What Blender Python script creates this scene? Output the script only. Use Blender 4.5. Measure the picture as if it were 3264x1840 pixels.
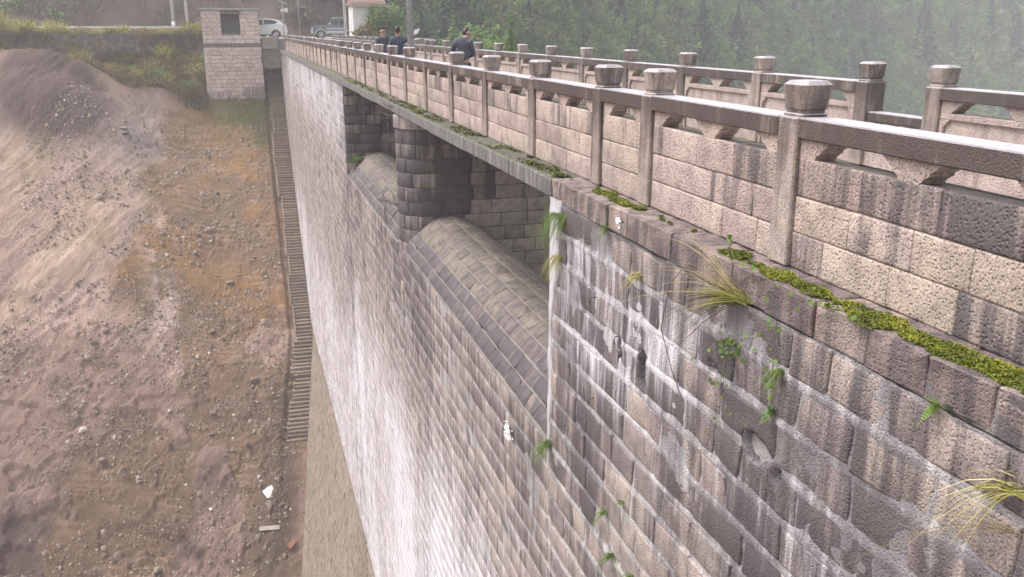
import bpy, bmesh, math, random
import numpy as np
from mathutils import Vector, Matrix

# ------------------------------------------------------------------ clear / camera / light
for o in list(bpy.data.objects):
    bpy.data.objects.remove(o, do_unlink=True)
SC = bpy.context.scene
COL = SC.collection
R = math.radians
random.seed(7)
RNG = np.random.default_rng(11)

CAM_LOC = (-3.562, 0.0, 1.6)
PITCH, YAW, FPX = 16.4, 16.65, 2800.0
cam_d = bpy.data.cameras.new("camera")
cam_d.sensor_width = 36.0
cam_d.lens = FPX / 3264 * 36.0
cam_d.clip_start = 0.1
cam_d.clip_end = 3000
cam = bpy.data.objects.new("camera", cam_d)
cam.location = CAM_LOC
cam.rotation_euler = (R(90 - PITCH), 0, R(-YAW))
COL.objects.link(cam)
SC.camera = cam

SUN_EL, SUN_AZ = 58.0, -62.0          # azimuth measured from +Y (along the dam), negative = valley side
world = bpy.data.worlds.new("World")
SC.world = world
world.use_nodes = True
wn = world.node_tree
sky = wn.nodes.new("ShaderNodeTexSky")
sky.sky_type = 'NISHITA'
sky.sun_disc = False
sky.sun_elevation = R(SUN_EL)
sky.sun_rotation = R(SUN_AZ)
sky.air_density = 1.6
sky.dust_density = 6.0
hs = wn.nodes.new("ShaderNodeHueSaturation")
hs.inputs["Saturation"].default_value = 0.22
bg = wn.nodes["Background"]
bg.inputs["Strength"].default_value = 0.15
wn.links.new(sky.outputs[0], hs.inputs["Color"])
wn.links.new(hs.outputs[0], bg.inputs["Color"])

sun_d = bpy.data.lights.new("sun", 'SUN')
sun_d.energy = 1.2
sun_d.angle = R(25)
sun_d.color = (1.0, 0.94, 0.965)
sun = bpy.data.objects.new("sun", sun_d)
az, el = R(SUN_AZ), R(SUN_EL)
sdir = Vector((math.sin(az) * math.cos(el), math.cos(az) * math.cos(el), math.sin(el)))
sun.rotation_euler = sdir.to_track_quat('Z', 'Y').to_euler()
sun.location = (-20, 20, 60)
COL.objects.link(sun)

SC.view_settings.view_transform = 'Standard'
SC.view_settings.look = 'None'
SC.view_settings.gamma = 1.0
SC.view_settings.use_curve_mapping = False
SC.view_settings.exposure = 0.9
SC.cycles.use_denoising = True
SC.cycles.max_bounces = 6
SC.cycles.volume_bounces = 2

# ------------------------------------------------------------------ helpers: numpy noise
def _hash(ix, iy, seed):
    h = (ix.astype(np.int64) * 374761393 + iy.astype(np.int64) * 668265263 + seed * 1442695041) & 0x7fffffff
    h = ((h ^ (h >> 13)) * 1274126177) & 0x7fffffff
    h = (h ^ (h >> 16)) & 0x7fffffff
    return (h % 100003) / 100003.0

def vn(x, y, seed=0):
    x = np.asarray(x, float); y = np.asarray(y, float)
    ix = np.floor(x); iy = np.floor(y)
    fx = x - ix; fy = y - iy
    fx = fx * fx * (3 - 2 * fx); fy = fy * fy * (3 - 2 * fy)
    a = _hash(ix, iy, seed); b = _hash(ix + 1, iy, seed)
    c = _hash(ix, iy + 1, seed); d = _hash(ix + 1, iy + 1, seed)
    return (a * (1 - fx) + b * fx) * (1 - fy) + (c * (1 - fx) + d * fx) * fy

def fbm(x, y, seed=0, oct=4, gain=0.5):
    s = 0.0; a = 1.0; t = 0.0
    for i in range(oct):
        s = s + a * vn(x * 2 ** i, y * 2 ** i, seed + 17 * i); t += a; a *= gain
    return s / t

def sst(a, b, x):
    t = np.clip((np.asarray(x, float) - a) / (b - a), 0, 1)
    return t * t * (3 - 2 * t)

def project(p):
    d = np.asarray(p, float) - np.array(CAM_LOC)
    c, s = math.cos(R(YAW)), math.sin(R(YAW))
    a = d[..., 0] * c - d[..., 1] * s
    b = d[..., 0] * s + d[..., 1] * c
    z = d[..., 2]
    f = b * math.cos(R(PITCH)) - z * math.sin(R(PITCH))
    u = b * math.sin(R(PITCH)) + z * math.cos(R(PITCH))
    return 1632 + FPX * a / f, 920 - FPX * u / f

# ------------------------------------------------------------------ helpers: meshes and objects
class MB:
    """collects faces and builds one mesh object"""
    def __init__(self):
        self.v = []; self.f = []; self.n = 0; self.a = {}; self.mi = []
    def add(self, verts, faces, mi=0, **attrs):
        verts = np.asarray(verts, float).reshape(-1, 3)
        k = len(verts)
        self.v.append(verts)
        n = self.n
        self.f.extend([tuple(i + n for i in f) for f in faces])
        self.mi.extend([mi] * len(faces))
        for key in set(self.a) | set(attrs):
            if key not in self.a:
                self.a[key] = [np.zeros(n)] if n else []
            val = attrs.get(key, 0.0)
            self.a[key].append(np.broadcast_to(np.asarray(val, float), (k,)))
        self.n += k
        return self
    def box(self, x0, x1, y0, y1, z0, z1, b=0.0, **kw):
        v, f = cbox(x0, x1, y0, y1, z0, z1, b)
        return self.add(v, f, **kw)
    def tube(self, p0, p1, r0, r1=None, n=8, **kw):
        v, f = tube_geo(p0, p1, r0, r0 if r1 is None else r1, n)
        return self.add(v, f, **kw)
    def build(self, name, mat, parent=None, smooth=False, kind=None):
        V = np.concatenate(self.v) if self.v else np.zeros((0, 3))
        return make_obj(name, V, self.f, mat, parent, smooth, kind,
                        {k: np.concatenate(a) for k, a in self.a.items()}, self.mi)

def make_mesh(name, V, F, mats, smooth=False, attrs=None, mi=None):
    me = bpy.data.meshes.new(name)
    V = np.asarray(V, np.float32)
    if isinstance(F, np.ndarray):
        nf, k = F.shape
        me.vertices.add(len(V)); me.vertices.foreach_set("co", V.ravel())
        me.loops.add(nf * k); me.loops.foreach_set("vertex_index", F.ravel().astype(np.int32))
        me.polygons.add(nf); me.polygons.foreach_set("loop_start", np.arange(0, nf * k, k, dtype=np.int32))
        me.polygons.foreach_set("loop_total", np.full(nf, k, np.int32))
        me.update(calc_edges=True)
    else:
        me.from_pydata(V.tolist(), [], F)
        me.update()
    if not isinstance(mats, (list, tuple)):
        mats = [mats]
    for m in mats:
        me.materials.append(m)
    if len(mats) > 1 and mi is not None:
        me.polygons.foreach_set("material_index", np.asarray(mi, np.int32))
    if smooth:
        me.polygons.foreach_set("use_smooth", np.ones(len(me.polygons), bool))
    for k, a in (attrs or {}).items():
        a = np.asarray(a, np.float32)
        if a.ndim == 2:
            at = me.color_attributes.new(k, 'FLOAT_COLOR', 'POINT')
            at.data.foreach_set("color", np.concatenate([a, np.ones((len(a), 1), np.float32)], 1).ravel())
        else:
            at = me.attributes.new(k, 'FLOAT', 'POINT')
            at.data.foreach_set("value", a)
    return me

def link(name, me, parent=None, kind=None):
    o = bpy.data.objects.new(name, me)
    COL.objects.link(o)
    if parent is not None:
        o.parent = parent
        if parent.name in WC:
            o.matrix_parent_inverse = Matrix.Translation(-parent.location)
    if kind:
        o["kind"] = kind
    return o

def make_obj(name, V, F, mat, parent=None, smooth=False, kind=None, attrs=None, mi=None):
    return link(name, make_mesh(name, V, F, mat, smooth, attrs, mi), parent, kind)

WC = set()                        # things whose parts are modelled in place (world coordinates)
def thing_w(name, label, cat, loc, group=None):
    o = thing(name, label, cat, loc, 0.0, group)
    WC.add(o.name)
    return o

def thing(name, label, cat, loc=(0, 0, 0), rz=0.0, group=None):
    o = bpy.data.objects.new(name, None)
    o.empty_display_size = 0.2
    COL.objects.link(o)
    o.location = loc
    o.rotation_euler = (0, 0, rz)
    return tag(o, label, cat, group)

def tag(o, label, cat, group=None):
    o["label"] = label; o["category"] = cat
    if group:
        o["group"] = group
    return o

def copy_tree(o, parent=None):
    c = o.copy(); COL.objects.link(c)
    if parent is not None:
        c.parent = parent
    for ch in list(o.children):
        copy_tree(ch, c)
    return c

def cbox(x0, x1, y0, y1, z0, z1, b=0.0):
    if b <= 0:
        v = [(x, y, z) for z in (z0, z1) for y in (y0, y1) for x in (x0, x1)]
        return v, [(0, 2, 3, 1), (4, 5, 7, 6), (0, 1, 5, 4), (1, 3, 7, 5), (3, 2, 6, 7), (2, 0, 4, 6)]
    c = np.array([(x0 + x1) / 2, (y0 + y1) / 2, (z0 + z1) / 2])
    h = np.array([x1 - x0, y1 - y0, z1 - z0]) / 2
    v = []; idx = {}
    for sx in (-1, 1):
        for sy in (-1, 1):
            for sz in (-1, 1):
                for ax in range(3):
                    s = np.array([sx, sy, sz], float)
                    p = s * (h - b); p[ax] = s[ax] * h[ax]
                    idx[(sx, sy, sz, ax)] = len(v); v.append(c + p)
    f = []
    for ax in range(3):
        o1, o2 = [a for a in range(3) if a != ax]
        for s in (-1, 1):
            q = []
            for a, bb in ((-1, -1), (1, -1), (1, 1), (-1, 1)):
                k = [0, 0, 0]; k[ax] = s; k[o1] = a; k[o2] = bb
                q.append(idx[(*k, ax)])
            f.append(tuple(q))
    for ax in range(3):          # edge chamfers running along ax
        o1, o2 = [a for a in range(3) if a != ax]
        for a in (-1, 1):
            for bb in (-1, 1):
                k0 = [0, 0, 0]; k0[o1] = a; k0[o2] = bb
                ka = list(k0); ka[ax] = -1
                kb = list(k0); kb[ax] = 1
                f.append((idx[(*ka, o1)], idx[(*kb, o1)], idx[(*kb, o2)], idx[(*ka, o2)]))
    for sx in (-1, 1):
        for sy in (-1, 1):
            for sz in (-1, 1):
                f.append(tuple(idx[(sx, sy, sz, a)] for a in range(3)))
    return orient(v, f)

def orient(v, f):
    v = np.asarray(v, float); c = v.mean(0); out = []
    for q in f:
        p = v[list(q)]
        n = np.cross(p[1] - p[0], p[2] - p[0])
        out.append(tuple(q) if np.dot(n, p.mean(0) - c) >= 0 else tuple(reversed(q)))
    return v, out

def tube_geo(p0, p1, r0, r1, n=8, cap=True):
    p0 = Vector(p0); p1 = Vector(p1)
    d = (p1 - p0).normalized()
    a = d.orthogonal().normalized(); b = d.cross(a)
    v = []
    for p, r in ((p0, r0), (p1, r1)):
        for i in range(n):
            t = 2 * math.pi * i / n
            v.append(p + (a * math.cos(t) + b * math.sin(t)) * r)
    f = [(i, (i + 1) % n, n + (i + 1) % n, n + i) for i in range(n)]
    if cap:
        f += [tuple(range(n - 1, -1, -1)), tuple(range(n, 2 * n))]
    return np.array(v), f

def polytube(pts, rad, n=6):
    """tube along a polyline with per-point radius"""
    V = []; F = []
    pts = [Vector(p) for p in pts]
    for i, p in enumerate(pts):
        d = (pts[min(i + 1, len(pts) - 1)] - pts[max(i - 1, 0)]).normalized()
        a = d.cross(Vector((0.31, 0.2, 0.93))).normalized(); b = d.cross(a)
        r = rad[i] if hasattr(rad, '__len__') else rad
        for k in range(n):
            t = 2 * math.pi * k / n
            V.append(p + (a * math.cos(t) + b * math.sin(t)) * r)
    for i in range(len(pts) - 1):
        for k in range(n):
            F.append((i * n + k, i * n + (k + 1) % n, (i + 1) * n + (k + 1) % n, (i + 1) * n + k))
    F.append(tuple(range(n - 1, -1, -1))); F.append(tuple(range((len(pts) - 1) * n, len(pts) * n)))
    return np.array(V), F

def prism(outline, axis, a0, a1):
    """extrude a 2-D outline; axis 'x': outline=(y,z); 'y': outline=(x,z); 'z': outline=(x,y)"""
    n = len(outline); V = []
    for a in (a0, a1):
        for p, q in outline:
            V.append({'x': (a, p, q), 'y': (p, a, q), 'z': (p, q, a)}[axis])
    F = [(i, (i + 1) % n, n + (i + 1) % n, n + i) for i in range(n)]
    F += [tuple(range(n - 1, -1, -1)), tuple(range(n, 2 * n))]
    bm = bmesh.new()
    vs = [bm.verts.new(p) for p in V]
    for f in F:
        bm.faces.new([vs[i] for i in f])
    bmesh.ops.recalc_face_normals(bm, faces=bm.faces)
    bm.verts.index_update()
    out = [tuple(v.index for v in f.verts) for f in bm.faces]
    bm.free()
    return np.array(V, float), out

def grid_faces(nu, nv):
    """quads for a (nv+1) x (nu+1) vertex grid, row major"""
    i = np.arange(nv)[:, None] * (nu + 1) + np.arange(nu)[None, :]
    return np.stack([i, i + 1, i + nu + 2, i + nu + 1], -1).reshape(-1, 4)

# ------------------------------------------------------------------ materials
class NT:
    def __init__(self, name):
        self.m = bpy.data.materials.new(name)
        self.m.use_nodes = True
        self.t = self.m.node_tree
        self.b = self.t.nodes["Principled BSDF"]
        self.b.inputs["Roughness"].default_value = 0.75
        self._pos = None
    def node(self, typ, **props):
        n = self.t.nodes.new(typ)
        for k, v in props.items():
            setattr(n, k, v)
        return n
    def put(self, sock, v):
        if hasattr(v, "is_linked") or isinstance(v, bpy.types.NodeSocket):
            self.t.links.new(v, sock)
        else:
            if isinstance(v, tuple) and sock.type == 'RGBA' and len(v) == 3:
                v = (*v, 1)
            sock.default_value = v
    @property
    def pos(self):
        if self._pos is None:
            self._pos = self.node("ShaderNodeNewGeometry").outputs["Position"]
        return self._pos
    def objco(self):
        return self.node("ShaderNodeTexCoord").outputs["Object"]
    def scaled(self, v, s):
        n = self.node("ShaderNodeVectorMath", operation='MULTIPLY')
        self.put(n.inputs[0], v); n.inputs[1].default_value = s
        return n.outputs[0]
    def shifted(self, v, s):
        n = self.node("ShaderNodeVectorMath", operation='ADD')
        self.put(n.inputs[0], v); self.put(n.inputs[1], s)
        return n.outputs[0]
    def noise(self, v, scale, detail=3, rough=0.55, col=False):
        n = self.node("ShaderNodeTexNoise")
        self.put(n.inputs["Vector"], v)
        n.inputs["Scale"].default_value = scale
        n.inputs["Detail"].default_value = detail
        n.inputs["Roughness"].default_value = rough
        return n.outputs["Color" if col else "Fac"]
    def voro(self, v, scale, feature='F1', out="Distance"):
        n = self.node("ShaderNodeTexVoronoi", feature=feature)
        self.put(n.inputs["Vector"], v)
        n.inputs["Scale"].default_value = scale
        return n.outputs[out]
    def math(self, op, a, b=0.0, c=None):
        n = self.node("ShaderNodeMath", operation=op)
        self.put(n.inputs[0], a); self.put(n.inputs[1], b)
        if c is not None:
            self.put(n.inputs[2], c)
        return n.outputs[0]
    def rng(self, v, a, b, c=0.0, d=1.0, smooth=True):
        n = self.node("ShaderNodeMapRange", interpolation_type='SMOOTHSTEP' if smooth else 'LINEAR')
        self.put(n.inputs[0], v)
        for i, x in enumerate((a, b, c, d)):
            n.inputs[1 + i].default_value = x
        return n.outputs[0]
    def ramp(self, v, stops, mode='LINEAR'):
        n = self.node("ShaderNodeValToRGB")
        cr = n.color_ramp
        cr.interpolation = mode
        while len(cr.elements) < len(stops):
            cr.elements.new(0.5)
        for e, (p, c) in zip(cr.elements, stops):
            e.position = p; e.color = (*c, 1)
        self.put(n.inputs[0], v)
        return n.outputs[0]
    def mix(self, f, a, b, mode='MIX'):
        n = self.node("ShaderNodeMix", data_type='RGBA', blend_type=mode)
        self.put(n.inputs[0], f); self.put(n.inputs[6], a); self.put(n.inputs[7], b)
        return n.outputs[2]
    def attr(self, name, out="Fac"):
        return self.node("ShaderNodeAttribute", attribute_name=name).outputs[out]
    def orand(self):
        return self.node("ShaderNodeObjectInfo").outputs["Random"]
    def nz(self):
        g = self.node("ShaderNodeNewGeometry")
        s = self.node("ShaderNodeSeparateXYZ")
        self.put(s.inputs[0], g.outputs["Normal"])
        return s.outputs["Z"]
    def xyz(self, v):
        s = self.node("ShaderNodeSeparateXYZ"); self.put(s.inputs[0], v)
        return s.outputs
    def bump(self, h, strength=0.5, dist=0.01):
        n = self.node("ShaderNodeBump")
        n.inputs["Strength"].default_value = strength
        n.inputs["Distance"].default_value = dist
        self.put(n.inputs["Height"], h)
        self.t.links.new(n.outputs[0], self.b.inputs["Normal"])
    def done(self, col=None, rough=None, metal=None, spec=None):
        if col is not None:
            self.put(self.b.inputs["Base Color"], col)
        if rough is not None:
            self.put(self.b.inputs["Roughness"], rough)
        if metal is not None:
            self.b.inputs["Metallic"].default_value = metal
        if spec is not None:
            self.b.inputs["Specular IOR Level"].default_value = spec
        return self.m

def flat(name, col, rough=0.6, metal=0.0, var=0.15, scale=12.0, spec=None):
    t = NT(name)
    n = t.noise(t.objco(), scale, 3)
    c = t.mix(t.rng(n, 0.3, 0.7), tuple(x * (1 - var) for x in col), tuple(min(1, x * (1 + var)) for x in col))
    return t.done(c, rough, metal, spec)

def stone_mat(name, pal, pit=0.5, pitscale=48.0, lime_col=(0.74, 0.71, 0.75), dark=(0.07, 0.06, 0.068),
              tone='attr', bump=0.6, streaky=1.0, stain0=0.0, lime0=0.0, rough=0.72, sheen_wash=0.0, mud=False, top_col=(0.52, 0.49, 0.52)):
    """weathered granite: per-stone tone, grain, pits, vertical run-off stains and lime"""
    t = NT(name)
    P = t.pos
    tn = t.attr("tone") if tone == 'attr' else t.orand()
    c = t.ramp(tn, pal)
    mot = t.noise(P, 5.0, 5, 0.6)
    c = t.mix(1.0, c, t.ramp(mot, [(0.25, (0.62, 0.6, 0.6)), (0.5, (1, 1, 1)), (0.75, (1.28, 1.24, 1.18))]), 'MULTIPLY')
    gr = t.noise(P, 95.0, 2, 0.6)
    c = t.mix(1.0, c, t.ramp(gr, [(0.3, (0.6, 0.58, 0.58)), (0.5, (1, 1, 1)), (0.72, (1.4, 1.38, 1.35))]), 'MULTIPLY')
    vo = t.voro(P, pitscale)
    pm = t.math('MULTIPLY', t.rng(vo, 0.16, 0.42, 1.0, 0.0), t.rng(t.noise(P, 30.0, 2), 0.42, 0.62))
    c = t.mix(t.math('MULTIPLY', pm, pit), c, tuple(x * 0.32 for x in pal[len(pal) // 2][1]))
    # dark run-off stains
    sv = t.scaled(P, (4.2, 4.2, 0.42))
    s1 = t.noise(sv, 1.6, 5, 0.62)
    s2 = t.noise(t.scaled(P, (17, 17, 1.6)), 1.0, 5, 0.7)
    s3 = t.noise(P, 2.6, 5, 0.65)
    sm = t.math('ADD', t.math('ADD', t.math('MULTIPLY', s1, 0.58), t.math('MULTIPLY', s2, 0.24)), t.math('MULTIPLY', s3, 0.18))
    st = t.math('ADD', t.attr("stain"), stain0)
    smask = t.rng(t.math('ADD', sm, t.math('MULTIPLY', t.math('SUBTRACT', st, 0.5), 0.42)), 0.42, 0.62)
    c = t.mix(t.math('MULTIPLY', smask, 0.86 * streaky), c, dark)
    # pale lime run-off
    l1 = t.noise(t.shifted(t.scaled(P, (5.5, 5.5, 0.32)), (31.7, 4.2, 9.1)), 1.5, 6, 0.66)
    l2 = t.noise(t.shifted(t.scaled(P, (30, 30, 2.4)), (3.7, 14.2, 1.1)), 1.0, 4, 0.65)
    lm = t.math('ADD', t.math('MULTIPLY', l1, 0.74), t.math('MULTIPLY', l2, 0.26))
    lt = t.math('ADD', t.attr("lime"), lime0)
    lmask = t.rng(t.math('ADD', lm, t.math('MULTIPLY', t.math('SUBTRACT', lt, 0.5), 0.46)), 0.46, 0.76)
    c = t.mix(t.math('MULTIPLY', lmask, 0.9), c, lime_col)
    if mud:
        c = t.mix(t.math('MULTIPLY', t.attr("mud"), t.rng(l1, 0.25, 0.6, 0.45, 0.92)), c,
                  t.mix(t.rng(s2, 0.35, 0.65), (0.14, 0.11, 0.07), (0.33, 0.27, 0.17)))
    r = t.rng(smask, 0, 1, rough, rough - 0.18, smooth=False)
    if sheen_wash > 0:  # up-facing faces paler: sky sheen painted into the colour, plus rain-washed stone
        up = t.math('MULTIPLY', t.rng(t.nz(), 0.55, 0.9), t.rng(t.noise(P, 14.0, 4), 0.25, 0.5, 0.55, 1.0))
        c = t.mix(t.math('MULTIPLY', up, sheen_wash), c, top_col)
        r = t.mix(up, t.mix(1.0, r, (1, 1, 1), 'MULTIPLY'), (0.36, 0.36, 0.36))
    h = t.math('ADD', t.math('MULTIPLY', t.noise(P, 38.0, 4, 0.65), 1.0),
               t.math('MULTIPLY', t.rng(vo, 0.0, 0.5), 0.7))
    t.bump(h, bump, 0.012)
    return t.done(c, r, spec=0.45)

PINK = [(0.0, (0.335, 0.26, 0.237)), (0.35, (0.425, 0.337, 0.31)), (0.6, (0.47, 0.375, 0.342)), (0.88, (0.445, 0.365, 0.31)), (1.0, (0.375, 0.298, 0.275))]
WALL = [(0.0, (0.225, 0.19, 0.188)), (0.3, (0.295, 0.247, 0.237)), (0.6, (0.35, 0.29, 0.27)), (0.85, (0.375, 0.315, 0.28)), (1.0, (0.265, 0.235, 0.23))]
BROWN = [(0.0, (0.20, 0.155, 0.147)), (0.5, (0.285, 0.222, 0.205)), (1.0, (0.36, 0.285, 0.255))]
TAN = [(0.0, (0.165, 0.138, 0.12)), (0.5, (0.198, 0.167, 0.14)), (1.0, (0.228, 0.193, 0.155))]
PURP = [(0.0, (0.145, 0.115, 0.12)), (0.5, (0.195, 0.152, 0.152)), (1.0, (0.24, 0.19, 0.18))]

M_PANEL = stone_mat("granite_panel", PINK, pit=0.75, pitscale=40, bump=0.9, stain0=0.19, lime0=-0.2)
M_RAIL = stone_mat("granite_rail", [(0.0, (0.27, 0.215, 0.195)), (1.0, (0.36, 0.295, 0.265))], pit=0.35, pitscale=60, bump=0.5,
                   dark=(0.05, 0.037, 0.037), stain0=0.72, lime0=0.06, lime_col=(0.42, 0.37, 0.35), rough=0.62, sheen_wash=0.9, top_col=(0.56, 0.53, 0.57))
M_PJOINT = stone_mat("panel_joint", [(0.0, (0.28, 0.23, 0.21)), (1.0, (0.34, 0.285, 0.26))], pit=0.2, bump=0.5)
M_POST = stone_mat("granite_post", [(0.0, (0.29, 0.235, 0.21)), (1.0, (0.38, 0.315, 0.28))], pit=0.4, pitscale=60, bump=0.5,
                   dark=(0.065, 0.048, 0.046), stain0=0.42, lime0=0.0, lime_col=(0.46, 0.41, 0.39), rough=0.66, sheen_wash=0.85)
M_WALL = stone_mat("granite_wall", WALL, pit=0.4, bump=0.85, mud=True)
M_MORTAR = stone_mat("lime_mortar", [(0.0, (0.38, 0.36, 0.36)), (1.0, (0.47, 0.45, 0.455))], pit=0.15, bump=0.8, lime_col=(0.62, 0.60, 0.635),
                     dark=(0.15, 0.138, 0.15), stain0=0.0, lime0=0.10, mud=True)
M_COPING = stone_mat("granite_coping", BROWN, pit=0.5, bump=0.85, stain0=0.08, lime0=-0.12)
M_PIER = stone_mat("granite_pier", WALL, pit=0.35, bump=0.7, dark=(0.062, 0.056, 0.068))
M_JOINT = stone_mat("dark_joint", [(0.0, (0.2, 0.18, 0.17)), (1.0, (0.28, 0.26, 0.25))], pit=0.2, bump=0.5)
M_PURP = stone_mat("crest_purple", PURP, pit=0.3, pitscale=30, bump=0.8, stain0=0.1, lime0=-0.25)
M_TAN = stone_mat("crest_tan", TAN, pit=0.35, pitscale=30, bump=0.8, stain0=0.0, lime0=-0.2)
M_CREST_MORTAR = stone_mat("crest_mortar", [(0.0, (0.195, 0.172, 0.157)), (1.0, (0.225, 0.20, 0.18))], pit=0.1, bump=0.6, lime0=-0.2)

def concrete_mat(name, a, b, dark=(0.12, 0.115, 0.11), moss=0.0, stain0=0.35):
    t = NT(name); P = t.pos
    c = t.mix(t.rng(t.noise(P, 3.0, 6, 0.65), 0.3, 0.7), a, b)
    c = t.mix(1.0, c, t.ramp(t.noise(P, 70, 2), [(0.3, (0.7, 0.7, 0.7)), (0.7, (1.2, 1.2, 1.2))]), 'MULTIPLY')
    s = t.noise(t.scaled(P, (9, 9, 0.9)), 1.0, 5, 0.62)
    c = t.mix(t.rng(t.math('ADD', s, stain0 - 0.4), 0.48, 0.68, 0, 0.85), c, dark)
    if moss:
        mm = t.math('MULTIPLY', t.rng(t.nz(), 0.5, 0.9), t.rng(t.noise(P, 3.5, 6, 0.7), 0.30, 0.52))
        c = t.mix(t.math('MULTIPLY', mm, moss), c, t.mix(t.rng(t.noise(P, 25, 3), 0.4, 0.6), (0.055, 0.052, 0.04), (0.10, 0.098, 0.05)))
    t.bump(t.noise(P, 45, 4, 0.6), 0.45, 0.01)
    return t.done(c, 0.75)

M_BEAM = concrete_mat("concrete_beam", (0.19, 0.18, 0.175), (0.29, 0.275, 0.265), dark=(0.085, 0.08, 0.078), moss=0.92, stain0=0.5)
M_SLAB = concrete_mat("concrete_slab", (0.25, 0.24, 0.22), (0.34, 0.325, 0.30))
M_DECK = concrete_mat("deck_paving", (0.22, 0.21, 0.2), (0.3, 0.29, 0.28))

def foliage_mat(name, stops, var=0.35, rough=0.6, trans=0.25):
    t = NT(name)
    tn = t.attr("tone")
    ob = t.math('MULTIPLY', t.math('SUBTRACT', t.orand(), 0.5), 0.25)
    c = t.ramp(t.math('ADD', tn, ob), stops)
    t.put(t.b.inputs["Base Color"], c)
    t.b.inputs["Roughness"].default_value = rough
    t.b.inputs["Specular IOR Level"].default_value = 0.3
    tr = t.node("ShaderNodeBsdfTranslucent"); t.put(tr.inputs[0], c)
    mx = t.node("ShaderNodeMixShader"); mx.inputs[0].default_value = trans
    t.t.links.new(t.b.outputs[0], mx.inputs[1]); t.t.links.new(tr.outputs[0], mx.inputs[2])
    t.t.links.new(mx.outputs[0], t.t.nodes["Material Output"].inputs[0])
    return t.m

M_LEAF = foliage_mat("forest_leaf", [(0.0, (0.04, 0.075, 0.035)), (0.22, (0.085, 0.15, 0.05)), (0.5, (0.15, 0.26, 0.075)), (0.78, (0.23, 0.33, 0.10)), (1.0, (0.27, 0.24, 0.14))], trans=0.45)
M_NEEDLE = foliage_mat("conifer_needles", [(0.0, (0.010, 0.026, 0.022)), (0.5, (0.024, 0.058, 0.042)), (1.0, (0.06, 0.12, 0.08))])
M_DRY = foliage_mat("dry_grass", [(0.0, (0.10, 0.075, 0.04)), (0.4, (0.21, 0.155, 0.065)), (0.7, (0.33, 0.26, 0.09)), (1.0, (0.5, 0.42, 0.2))])
M_REED = foliage_mat("reed_grass", [(0.0, (0.14, 0.155, 0.035)), (0.45, (0.32, 0.31, 0.07)), (0.75, (0.48, 0.43, 0.13)), (1.0, (0.66, 0.58, 0.32))])
M_FRESH = foliage_mat("fresh_leaf", [(0.0, (0.07, 0.12, 0.03)), (0.5, (0.15, 0.24, 0.05)), (1.0, (0.28, 0.36, 0.10))], trans=0.35)
M_MOSS = foliage_mat("moss", [(0.0, (0.04, 0.05, 0.008)), (0.45, (0.11, 0.13, 0.012)), (0.8, (0.19, 0.20, 0.015)), (1.0, (0.28, 0.26, 0.03))], trans=0.1)
M_SCRUB = foliage_mat("dry_scrub", [(0.0, (0.07, 0.052, 0.05)), (0.5, (0.13, 0.095, 0.085)), (0.8, (0.17, 0.125, 0.09)), (1.0, (0.22, 0.19, 0.12))])
M_BARK = flat("bark", (0.12, 0.095, 0.075), 0.9)
M_IRON = flat("rusty_iron", (0.05, 0.035, 0.03), 0.7)
# ================================================================== THE DAM
def stone_geo(P, u0, u1, v0, v1, seed, nu=4, nv=3, rough=0.012, base=0.012, rnd=0.02, skirt=0.04, jit=0.008, dents=None):
    """one rough stone on a surface P(u, v, d) -> world; front grid + skirt"""
    r = np.random.default_rng(seed)
    if nu > 2:                       # a narrow arris all round instead of a pillow
        eu = min(0.014 / (u1 - u0), 0.3); ev = min(0.014 / (v1 - v0), 0.3)
        uu = np.r_[0, np.linspace(eu, 1 - eu, nu - 1), 1]; vv = np.r_[0, np.linspace(ev, 1 - ev, max(nv - 1, 2)), 1]
        nv = len(vv) - 1
    else:
        uu = np.linspace(0, 1, nu + 1); vv = np.linspace(0, 1, nv + 1)
    U, Vv = np.meshgrid(uu, vv)
    c = r.uniform(-jit, jit, (2, 2, 2))
    def bil(q):
        return (q[0, 0] * (1 - U) * (1 - Vv) + q[0, 1] * U * (1 - Vv) + q[1, 0] * (1 - U) * Vv + q[1, 1] * U * Vv)
    u = u0 + (u1 - u0) * U + bil(c[0]); v = v0 + (v1 - v0) * Vv + bil(c[1])
    d = base + (fbm(u * 6 + seed * 1.7, v * 6, seed, 3) - 0.5) * 2 * rough
    d = d + bil(r.uniform(-rough, rough, (2, 2)) * 0.6)
    edge = np.zeros_like(U, bool); edge[0] = edge[-1] = True; edge[:, 0] = edge[:, -1] = True
    d = np.where(edge, d - rnd * r.uniform(0.5, 1.0, d.shape), d)
    if dents is not None:
        d = dents(u, v, d)
    fu, fv, fd = u.ravel(), v.ravel(), d.ravel()
    ring = [j for j in range(nu)] + [j * (nu + 1) + nu for j in range(nv)] + [nv * (nu + 1) + j for j in range(nu, 0, -1)] + [j * (nu + 1) for j in range(nv, 0, -1)]
    ru = fu[ring]; rv = fv[ring]
    V = np.concatenate([P(fu, fv, fd), P(ru, rv, np.minimum(fd[ring], 0) - skirt)])
    n = len(fu); k = len(ring)
    F = [tuple(q) for q in grid_faces(nu, nv)]
    F += [(ring[(i + 1) % k], ring[i], n + i, n + (i + 1) % k) for i in range(k)]
    return V, F

def courses(v_top, v_bot, h, gap, u0, u1, lmin, lmax, seed, gap_u=0.03):
    """list of (u0,u1,v0,v1) stones, running bond"""
    r = np.random.default_rng(seed); out = []
    v = v_top; k = 0
    while v - h > v_bot - 1e-6:
        u = u0 - r.uniform(0, lmax)
        while u < u1:
            L = r.uniform(lmin, lmax)
            a, b = max(u, u0), min(u + L, u1)
            if b - a > 0.10:
                out.append((a + gap_u / 2, b - gap_u / 2, v - h + gap / 2, v - gap / 2, k))
            u += L
        v -= h; k += 1
    return out

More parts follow.
